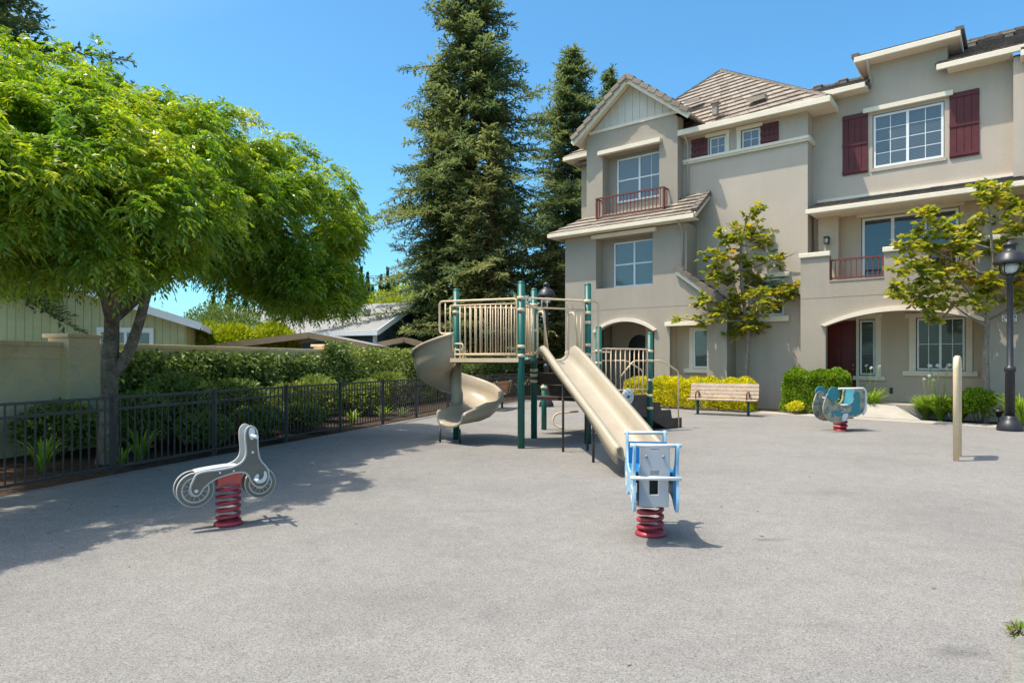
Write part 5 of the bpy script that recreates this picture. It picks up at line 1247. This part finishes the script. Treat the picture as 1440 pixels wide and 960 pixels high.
# balcony level
wall('balcony_wall', 'stucco_p', R_(-.84, 9.5, 3.451, 6.6), [R_(.52, 3.0, 3.46, 5.92)], 0., .2)
blk('balcony_pilaster', 'stucco_p', (-.62, -.05, -.35, -.001, 3.451, 6.05), (3.55, 4.0, -.35, -.001, 3.451, 6.05))
blk('balcony_beam', 'cream', (-.05, 4.2, -.36, -.002, 6.06, 6.16), (.40, 3.12, -.06, -.002, 5.94, 6.03))
f = window(.54, 2.98, 3.47, 5.90, .03, 3, None, 'glass_door', .07, 'sliding_door')
def wall_lamp(s_, t, z):
    b = MB(); b.box(s_-.05, s_+.05, t-.03, t, z-.10, z+.10); b.box(s_-.075, s_+.075, t-.20, t-.031, z+.08, z+.11); b.box(s_-.07, s_+.07, t-.19, t-.04, z-.11, z-.09)
    for dx in (-.065, .055):
        for dy in (-.185, -.055): b.box(s_+dx, s_+dx+.01, t+dy, t+dy+.01, z-.09, z+.08)
    o = b.build('wall_lamp', 'dark', HB, local=True)
    b = MB(); b.lathe([(.05, -.085), (.055, .0), (.045, .075)], (s_, t-.115, z), 12); b.build('lamp_glass', 'lampglass', o, local=True)
wall_lamp(-.36, -.351, 5.28); wall_lamp(3.75, -.351, 5.35)
# skirt roof over the balcony
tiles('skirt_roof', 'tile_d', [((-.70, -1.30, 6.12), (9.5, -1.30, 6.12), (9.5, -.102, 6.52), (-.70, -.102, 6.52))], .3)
blk('fascia', 'cream', (-.76, 9.5, -1.38, -1.305, 5.98, 6.12), bevel=.015); blk('soffit', 'cream', (-.70, 9.5, -1.30, -.102, 6.02, 6.05)); blk('roof_flashing', 'cream', (-.70, 4.6, -.17, -.102, 6.53, 6.62))
# top floor
wall('upper_wall', 'stucco_b', [(-.839, 6.2), (4.2, 6.2), (4.2, 9.78), (2.72, 9.78), (2.72, 10.52), (.80, 10.52), (.80, 9.78), (-.839, 9.78)], [R_(.84, 2.65, 7.36, 8.98)], -.1, .12)
blk('upper_wall', 'stucco_b', (4.2, 9.5, -.45, -.2, 6.2, 9.62), (4.2, 4.4, -.199, .3, 6.2, 9.6), (4.201, 9.5, -.10, .1, 9.0, 9.80), (.80, 1.0, .121, 2.2, 9.78, 10.52), (2.52, 2.72, .121, 2.2, 9.78, 10.52))
window(.86, 2.63, 7.38, 8.96, -.06, 2, (2, 4, (0, 1)), 'glass', .06)
blk('window_header', 'cream', (.60, 2.86, -.22, -.102, 9.06, 9.20), bevel=.01); blk('window_sill', 'stucco_b', (.80, 2.70, -.13, -.102, 7.26, 7.355))
shutter(.02, .72, 7.28, 9.12, -.102); shutter(2.77, 3.46, 7.28, 9.12, -.102)
b = MB(); b.box(-.70, .72, -.62, -.545, 9.70, 9.86); b.box(2.50, 9.5, -.62, -.545, 9.70, 9.86); b.box(.42, 3.06, -.62, -.545, 10.50, 10.66); b.box(.42, .48, -.544, 2.2, 10.50, 10.66); b.box(3.0, 3.06, -.544, 2.2, 10.50, 10.66); b.box(4.35, 9.5, -.98, -.905, 9.42, 9.58); b.box(4.35, 4.42, -.904, -.5, 9.42, 9.58)
b.build('fascia', 'cream', HB, local=True, bevel=.015)
blk('soffit', 'cream', (-.7, .76, -.544, -.102, 9.71, 9.74), (2.74, 4.19, -.544, -.102, 9.71, 9.74), (.48, 3.0, -.544, 2.1, 10.515, 10.54), (4.42, 9.5, -.904, -.452, 9.43, 9.46))
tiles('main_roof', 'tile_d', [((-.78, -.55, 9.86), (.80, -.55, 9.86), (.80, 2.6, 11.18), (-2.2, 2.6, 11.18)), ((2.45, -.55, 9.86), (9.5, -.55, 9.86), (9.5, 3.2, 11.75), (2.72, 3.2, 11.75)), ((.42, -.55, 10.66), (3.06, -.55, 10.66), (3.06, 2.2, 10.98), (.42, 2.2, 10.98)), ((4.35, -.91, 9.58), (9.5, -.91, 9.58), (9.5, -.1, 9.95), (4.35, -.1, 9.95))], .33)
b = MB(); pass
for q in (((-2.2, 2.6, 11.2), (.8, 2.6, 11.2), .2, .09), ((2.72, 3.2, 11.78), (9.5, 3.2, 11.78), .2, .09), ((.45, -.58, 10.70), (.45, 2.2, 11.02), .2, .1), ((3.03, -.58, 10.70), (3.03, 2.2, 11.02), .2, .1)):
    b = MB(); ridge_caps(b, *q); b.build('ridge_cap', 'tile_d', HB, local=True)
for (s_, tt, zz) in ((-1.2, 2.3, 11.08), (-.4, 2.3, 11.08), (3.2, 2.0, 11.15), (4.1, 2.0, 11.15)):
    b = MB(); b.box(s_-.10, s_+.10, tt-.10, tt+.10, zz-.1, zz+.10); b.box(s_-.15, s_+.15, tt-.13, tt+.13, zz+.101, zz+.135); b.build('roof_vent', 'tile', HB, local=True)
b = MB(); b.tube([(4.9, 1.6, 10.8), (4.9, 1.6, 11.5)], .04, 8); b.build('vent_pipe', 'galv', HB, local=True)
spout('downspout', [(.78, -.58, 10.50), (.78, -.35, 10.25), (.79, -.16, 10.15), (.79, -.16, 9.9)], 'stucco_b', .045)
spout('downspout', [(4.62, -1.65, 4.6), (4.62, -1.65, .2)], 'stucco_g', .035)
# core behind the faces, so nothing is hollow
blk('core_wall', 'stucco_b', (-9.0, -8.4, .8, 8, -.1, 9.4), (-4.88, -.9, .8, 6, -.1, 9.3), (-.8, 9.5, 2.0, 6, -.1, 9.6), (9.3, 9.5, -1.3, 6, -.1, 9.6), (-9.0, 9.5, 7.8, 8, -.1, 9.4))
# house number plate with raised digits
npx, npz = 4.12, 2.62
pl = blk('number_plate', 'white', (npx-.15, npx+.15, -1.70, -1.604, npz-.085, npz+.085))
SEG = {'2': 'abged', '0': 'abcdef'}
b = MB()
for i, ch in enumerate('202'):
    x = npx-.095+.095*i; h_, w_ = .055, .026
    seg = {'a': (x-w_, x+w_, npz+h_-.008, npz+h_+.008), 'g': (x-w_, x+w_, npz-.008, npz+.008), 'd': (x-w_, x+w_, npz-h_-.008, npz-h_+.008),
           'f': (x-w_-.007, x-w_+.007, npz, npz+h_), 'b': (x+w_-.007, x+w_+.007, npz, npz+h_), 'e': (x-w_-.007, x-w_+.007, npz-h_, npz), 'c': (x+w_-.007, x+w_+.007, npz-h_, npz)}
    for s_ in SEG[ch]: q = seg[s_]; b.box(q[0], q[1], -1.708, -1.701, q[2], q[3])
b.build('digits', 'dark', pl, local=True)

# ------------------------------------------------------------------ planting in front of the building
rzB = math.atan2(BR.y, BR.x)
o = bw(-6.2, -2.55); clipped_hedge('hedge', 'long clipped yellow hedge behind the slatted bench', 'hedge', o, math.radians(-41), 4.12, .85, 0.93, 27000, 'leaf_yel', .085, .048)
o = bw(-1.12, -2.35); clipped_hedge('hedge', 'bright green clipped bush left of the front door', 'hedge', o, math.radians(-40), 1.55, 1.0, 1.22, 17000, 'leaf_grn', .085, .048)
shrub('shrub', 'tiny chartreuse shrub at the foot of the green bush', 'shrub', (8.15, 18.35), (.27, .27, .20), 700, 'leaf_yel', .06, .03)
for px, py, h, n, fl, lb in ((1222, 583, .95, 150, 3, 'strap leaved clump with stalks right of the teal rider'), (1190, 580, .8, 110, 3, 'strap leaved clump behind the teal rider'), (1322, 591, .85, 240, 7, 'strap leaved clump with white flower heads by the walkway'), (1350, 593, .80, 220, 0, 'lush strap leaved clump beside the young tree'), (1436, 600, .95, 160, 0, 'strap leaved clump right of the street lamp base'), (1302, 588.5, .75, 190, 3, 'strap leaved clump at the corner of the walkway')):
    D = 1395/(py-507); strap_plant('agapanthus', lb, ((px-720)/900*D, D), h, n, group='strap leaved plants before the porch', flowers=fl)
shrub('shrub', 'round green shrub at the foot of the young tree by the lamp', 'shrub', (11.62, 15.95), (.62, .5, .46), 4200, 'leaf_grn', .075, .04)
shrub('shrub', 'leafy shrub against the wall right of the street lamp', 'shrub', (13.6, 15.5), (.5, .5, .45), 1800, 'leaf_grn', .08, .04)
# small things by the porch
bt = MB(); c = (12.45, 16.5); 
q = bw(3.2, -.95); t = thing('storage_bin', 'small black bin on the porch under the window', 'bin', (q[0], q[1], .336))
b = MB(); b.lathe([(.17, .336), (.20, .72), (.22, .74)], (q[0], q[1], 0), 18); b.build('body', 'dark', t); b = MB(); b.lathe([(.23, .741), (.23, .77), (.12, .80), (.02, .81)], (q[0], q[1], 0), 18); b.build('lid', 'dark', t)
q = (11.75, 15.45); t = thing('path_light', 'small black path light in the bed beside the lamp base', 'light', (q[0], q[1], 0))
b = MB(); b.tube([(q[0], q[1], -.03), (q[0], q[1], .22)], .012, 8); b.build('stake', 'dark', t); b = MB(); b.lathe([(.05, .20), (.06, .30), (.12, .31), (.10, .36), (.02, .40)], (q[0], q[1], 0), 16); b.build('head', 'dark', t)
q = (9.62, 17.95); t = thing('flower_pot', 'terracotta pot with dry blooms left of the walkway', 'plant pot', (q[0], q[1], 0))
b = MB(); b.lathe([(.10, -.01), (.14, .30), (.155, .30), (.155, .36), (.13, .36), (.12, .30)], (q[0], q[1], 0), 18); b.build('pot', 'terracotta', t)
dn = rdir(300); dn[:, 2] = np.abs(dn[:, 2]); leaf_mesh('blooms', np.array([q[0], q[1], .36])+dn*np.array([.15, .15, .42])*rng.uniform(.3, 1, 300)[:, None], dn+rdir(300)*.5, rdir(300), .06, .03, 'leaf_red', t)

# ------------------------------------------------------------------ things beyond the wall
def gable_house(name, label, A, B_, depth, zw, zr, mat, roofmat, over=.5, cat='house', fasc='white'):
    """gable wall from A to B seen by the camera, ridge running away"""
    A = Vector(A); B_ = Vector(B_); u = (B_-A).normalized(); n = Vector((-u.y, u.x, 0)); L = (B_-A).length
    rz = math.atan2(u.y, u.x); t = thing(name, label, cat, tuple(A), rz)
    b = MB(); b.slab([(0, -.1), (L, -.1), (L, zw), (L/2, zr), (0, zw)], [], (0, 0, 0), (1, 0, 0), (0, 0, 1), (0, 1, 0), 0, depth); b.build('wall', mat, t, local=True)
    sl = (zr-zw)/(L/2); rf = MB()
    for s0, s1 in ((-over, L/2), (L+over, L/2)):
        z0 = zw-over*sl+.02; z1 = zr+.02
        P = [(s0, -over, z0), (s1, -over, z1), (s1, depth+over, z1), (s0, depth+over, z0)]
        rf.add(P+[(x, y, z+.12) for x, y, z in P], [(0,1,2,3),(4,5,6,7),(0,1,5,4),(1,2,6,5),(2,3,7,6),(3,0,4,7)])
    rf.build('roof', roofmat, t, local=True)
    f = MB()
    for s0 in (-over, L+over): f.bar((s0, -over-.02, zw-over*sl+.06), (L/2, -over-.02, zr+.06), .04, .24)
    for s0 in (-over-.021, L+over+.021): f.bar((s0, -over-.02, zw-over*sl+.04), (s0, depth+over, zw-over*sl+.04), .04, .2)
    f.build('fascia', fasc, t, local=True)
    return t, L
t, L = gable_house('green_house', 'pale green house with vertical siding and white trim behind the garden wall', (-18.2, 18.6, 0), (-10.9, 21.4, 0), 9, 2.78, 4.05, 'sid_green', 'shingle')
b = MB(); s0, s1, z0, z1 = L-2.55, L-.95, 1.62, 2.62
b.box(s0, s1, -.08, -.002, z0, z0+.12); b.box(s0, s1, -.08, -.002, z1-.16, z1); b.box(s0, s0+.12, -.078, -.002, z0+.12, z1-.16); b.box(s1-.12, s1, -.078, -.002, z0+.12, z1-.16); b.box((s0+s1)/2-.04, (s0+s1)/2+.04, -.076, -.002, z0+.12, z1-.16); wf = b.build('window', 'white', t, local=True)
b = MB(); b.box(s0+.1, s1-.1, -.03, -.003, z0+.1, z1-.1); b.build('pane', 'glass_light', wf, local=True)
b = MB(); b.lathe([(.12, 3.2), (.12, 3.75), (.17, 3.76), (.17, 3.85)], (L*.3, 4.5, 0), 10); b.build('roof_vent', 'galv', t, local=True)
# grey-roofed navy house: gable faces the camera's right
A = Vector((-6.45, 30.2, 0)); B_ = Vector((-3.9, 36.3, 0))
t, L = gable_house('navy_house', 'navy sided house with a pale grey shingle roof beyond the ivy wall', A, B_, 12, 2.95, 4.45, 'sid_navy', 'shingle', .35)
b = MB(); b.box(-.06, .08, -.05, .1, -.1, 2.9); b.box(L-.08, L+.06, -.05, .1, -.1, 2.9); b.build('corner_board', 'white', t, local=True)
b = MB(); b.lathe([(.14, 3.4), (.14, 3.95), (.20, 3.96), (.20, 4.1)], (1.6, 1.6, 0), 12); b.build('roof_vent', 'galv', t, local=True)
b = MB(); b.box(2.2, 2.7, 2.0, 2.6, 4.0, 4.25); b.build('skylight', 'white', t, local=True)
# low carports just behind the wall
def carport(name, label, x0, x1, y, dep, ze, zr, mat, rmat):
    t = thing(name, label, 'carport', ((x0+x1)/2, y, 0)); b = MB(); xm = x0+(x1-x0)*.62
    P = [(x0, y, ze), (xm, y, zr), (x1, y, ze+.02), (x1, y+dep, ze+.02), (xm, y+dep, zr), (x0, y+dep, ze)]
    b.add(P+[(x, yy, z+.07) for x, yy, z in P], [(0,1,4,5),(1,2,3,4),(6,7,10,11),(7,8,9,10),(0,1,7,6),(1,2,8,7),(2,3,9,8),(5,0,6,11),(3,4,10,9),(4,5,11,10)]); b.build('roof', rmat, t)
    b = MB(); b.bar((x0, y-.03, ze-.03), (xm, y-.03, zr-.03), .05, .22); b.bar((xm, y-.03, zr-.03), (x1, y-.03, ze-.01), .05, .22); b.build('fascia', mat, t)
    for x in (x0+.3, x1-.3):
        for yy in (y+.3, y+dep-.3): b = MB(); b.box(x-.05, x+.05, yy-.05, yy+.05, -.05, ze-.02); b.build('post', 'white', t)
carport('carport', 'low grey carport roof with tan fascia just over the wall', -11.2, -5.2, 23.6, 4.5, 2.05, 2.52, 'tanfascia', 'shingle')
carport('carport', 'small low carport roof right of the ivy pilaster', -6.2, -3.6, 27.2, 3., 2.15, 2.48, 'tanfascia', 'shingle')
t, L = gable_house('pink_house', 'distant pinkish house glimpsed through the slide railings', (1.6, 47., 0), (7.5, 47., 0), 8, 3.0, 4.3, 'pinkwall', 'shingle')
# background planting
for (x, y, r_, h, mat, n, lb) in ((-11.4, 25.2, 1.5, 1.75, 'leaf_lime', 12000, 'sunny lime bush between the green house and the carport'), (-9.9, 26.2, 1.3, 1.6, 'leaf_lime', 10000, 'sunny lime bush right of its twin, above the carport'), (-13.6, 31, 2.6, 2.3, 'leaf_ivy', 14000, 'dark tree mass behind the shade tree and lime bushes')):
    shrub('bush', lb, 'bush', (x, y), (r_, r_, h), n, mat, .16, .07, 'bushes beyond the wall')
def round_tree(label, x, y, z, rad, n, mat):
    t = thing('round_tree', label, 'tree', (x, y, 0)); b = MB(); limb(b, [(x, y, -.1), (x+.1, y, z*.5), (x, y, z)], [.25, .18, .08]); b.build('trunk', 'bark', t)
    K = 12; cs = rdir(K)*np.array(rad)*.6; ki = rng.integers(0, K, n); d = rdir(n); P = np.array([x, y, z])+cs[ki]+d*(rng.uniform(.5, 1, n)**.5)[:, None]*np.array(rad)*.5
    leaf_mesh('crown', P, d+rdir(n)*.7, d+rdir(n)*.6, rng.uniform(.18, .34, n), rng.uniform(.1, .16, n), mat, t)
round_tree('olive green round tree behind the grey shingle roof', -9.2, 55., 5.6, (3.6, 3.4, 2.6), 9000, 'leaf_lime')
def cypress(label, px, D, top):
    x = (px-720)/900*D; H = 1.55+(507-top)*D/900
    t = thing('cypress', label, 'tree', (x, D, 0), 0, 'row of thin cypresses far away'); b = MB(); b.tube([(x, D, -.1), (x, D, H*.6)], [.14, .05], 7); b.build('trunk', 'bark', t)
    n = 3200; u = rng.random(n); a = rng.uniform(0, 2*PI, n); r_ = .62*np.sin(np.clip(u*1.02+.06, 0, 1)*PI)**.55*(1-.45*u)*rng.uniform(.6, 1.05, n)
    P = np.c_[x+r_*np.cos(a), D+r_*np.sin(a), .4+u*(H-.55)]; dd_ = np.c_[np.cos(a)*.4, np.sin(a)*.4, np.ones(n)]
    leaf_mesh('crown', P, dd_+rdir(n)*.3, np.c_[np.cos(a), np.sin(a), np.zeros(n)]+rdir(n)*.3, rng.uniform(.2, .45, n), .14, 'leaf_cyp', t)
for px, D, top, lb in ((508, 60, 376, 'leftmost thin cypress, touching the shade tree'), (517, 62, 384, 'second thin cypress from the left in the far row'), (524, 61, 404, 'shortest thin cypress in the far row'), (536, 60, 388, 'stout cypress left of the tallest pair'), (545, 60, 377, 'tallest thin cypress in the middle of the right cluster'), (553, 62, 387, 'rightmost thin cypress beside the olive tree')): cypress(lb, px, D, top)
for i, (px, D, top) in enumerate([(300, 50, 418), (322, 52, 408), (345, 50, 414)]): cypress(['left cypress glimpsed under the shade tree crown', 'middle cypress glimpsed under the shade tree crown', 'right cypress glimpsed under the shade tree crown'][i], px, D, top)
# hedges and shrubs at the far end of the playground
clipped_hedge('hedge', 'dark hedge behind the far end of the fence', 'hedge', (-2.7, 25.2), math.radians(52), 7.5, 1.0, 1.35, 11000, 'leaf_ivy', .09, .05)
clipped_hedge('hedge', 'green hedge behind the play deck and street lamp', 'hedge', (2.0, 29.8), 0, 4.2, 1.2, 1.75, 8000, 'leaf_grn', .09, .05)
clipped_hedge('hedge', 'tall dark screen of foliage behind the redwoods', 'hedge', (-7.5, 39.5), 0, 16, 1.6, 2.6, 16000, 'leaf_ivy', .16, .09)

# ------------------------------------------------------------------ light, sky, camera
EL = math.radians(67)
w = bpy.data.worlds.new('World'); SC.world = w; w.use_nodes = True
nt = w.node_tree; bg = nt.nodes['Background']
sky = nt.nodes.new('ShaderNodeTexSky'); sky.sky_type = 'NISHITA'; sky.sun_disc = False
sky.sun_elevation = EL; sky.sun_rotation = math.radians(-98); sky.altitude = 30; sky.air_density = 1.15; sky.dust_density = .8; sky.ozone_density = 2.6
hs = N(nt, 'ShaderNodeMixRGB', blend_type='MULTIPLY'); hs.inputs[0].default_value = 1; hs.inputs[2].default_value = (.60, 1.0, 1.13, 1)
# sky whitened and brightened round the sun, out of frame: added fill for shade
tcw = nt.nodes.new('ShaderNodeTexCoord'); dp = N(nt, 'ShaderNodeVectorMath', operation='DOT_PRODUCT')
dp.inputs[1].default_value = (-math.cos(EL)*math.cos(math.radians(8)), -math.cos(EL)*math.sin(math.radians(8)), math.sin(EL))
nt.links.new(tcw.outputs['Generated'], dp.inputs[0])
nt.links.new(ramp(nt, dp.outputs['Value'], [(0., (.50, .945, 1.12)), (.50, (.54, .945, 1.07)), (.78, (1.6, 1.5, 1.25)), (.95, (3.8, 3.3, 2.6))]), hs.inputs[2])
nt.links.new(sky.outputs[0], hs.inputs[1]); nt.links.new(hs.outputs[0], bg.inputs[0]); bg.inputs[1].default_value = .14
sun = bpy.data.lights.new('sun', 'SUN'); sun.energy = 3.9; sun.angle = math.radians(.53); sun.color = (1., .925, .80)
so_ = bpy.data.objects.new('sun', sun); COL.objects.link(so_); so_.rotation_euler = (0, -(PI/2-EL), math.radians(8)); so_.location = (-8, 0, 30)
cam = bpy.data.cameras.new('camera'); cam.sensor_width = 36; cam.lens = 22.5; cam.shift_y = 27/1440; cam.clip_end = 2000; cam.clip_start = .05
co = bpy.data.objects.new('camera', cam); COL.objects.link(co); co.location = (0, 0, 1.55); co.rotation_euler = (PI/2, 0, 0)
SC.camera = co
SC.view_settings.view_transform = 'Standard'; SC.view_settings.look = 'None'; SC.view_settings.exposure = .55; SC.view_settings.gamma = 1
SC.cycles.max_bounces = 16; SC.cycles.diffuse_bounces = 10; SC.cycles.transmission_bounces = 12; SC.cycles.glossy_bounces = 5
SC.render.resolution_x = 1024; SC.render.resolution_y = 682
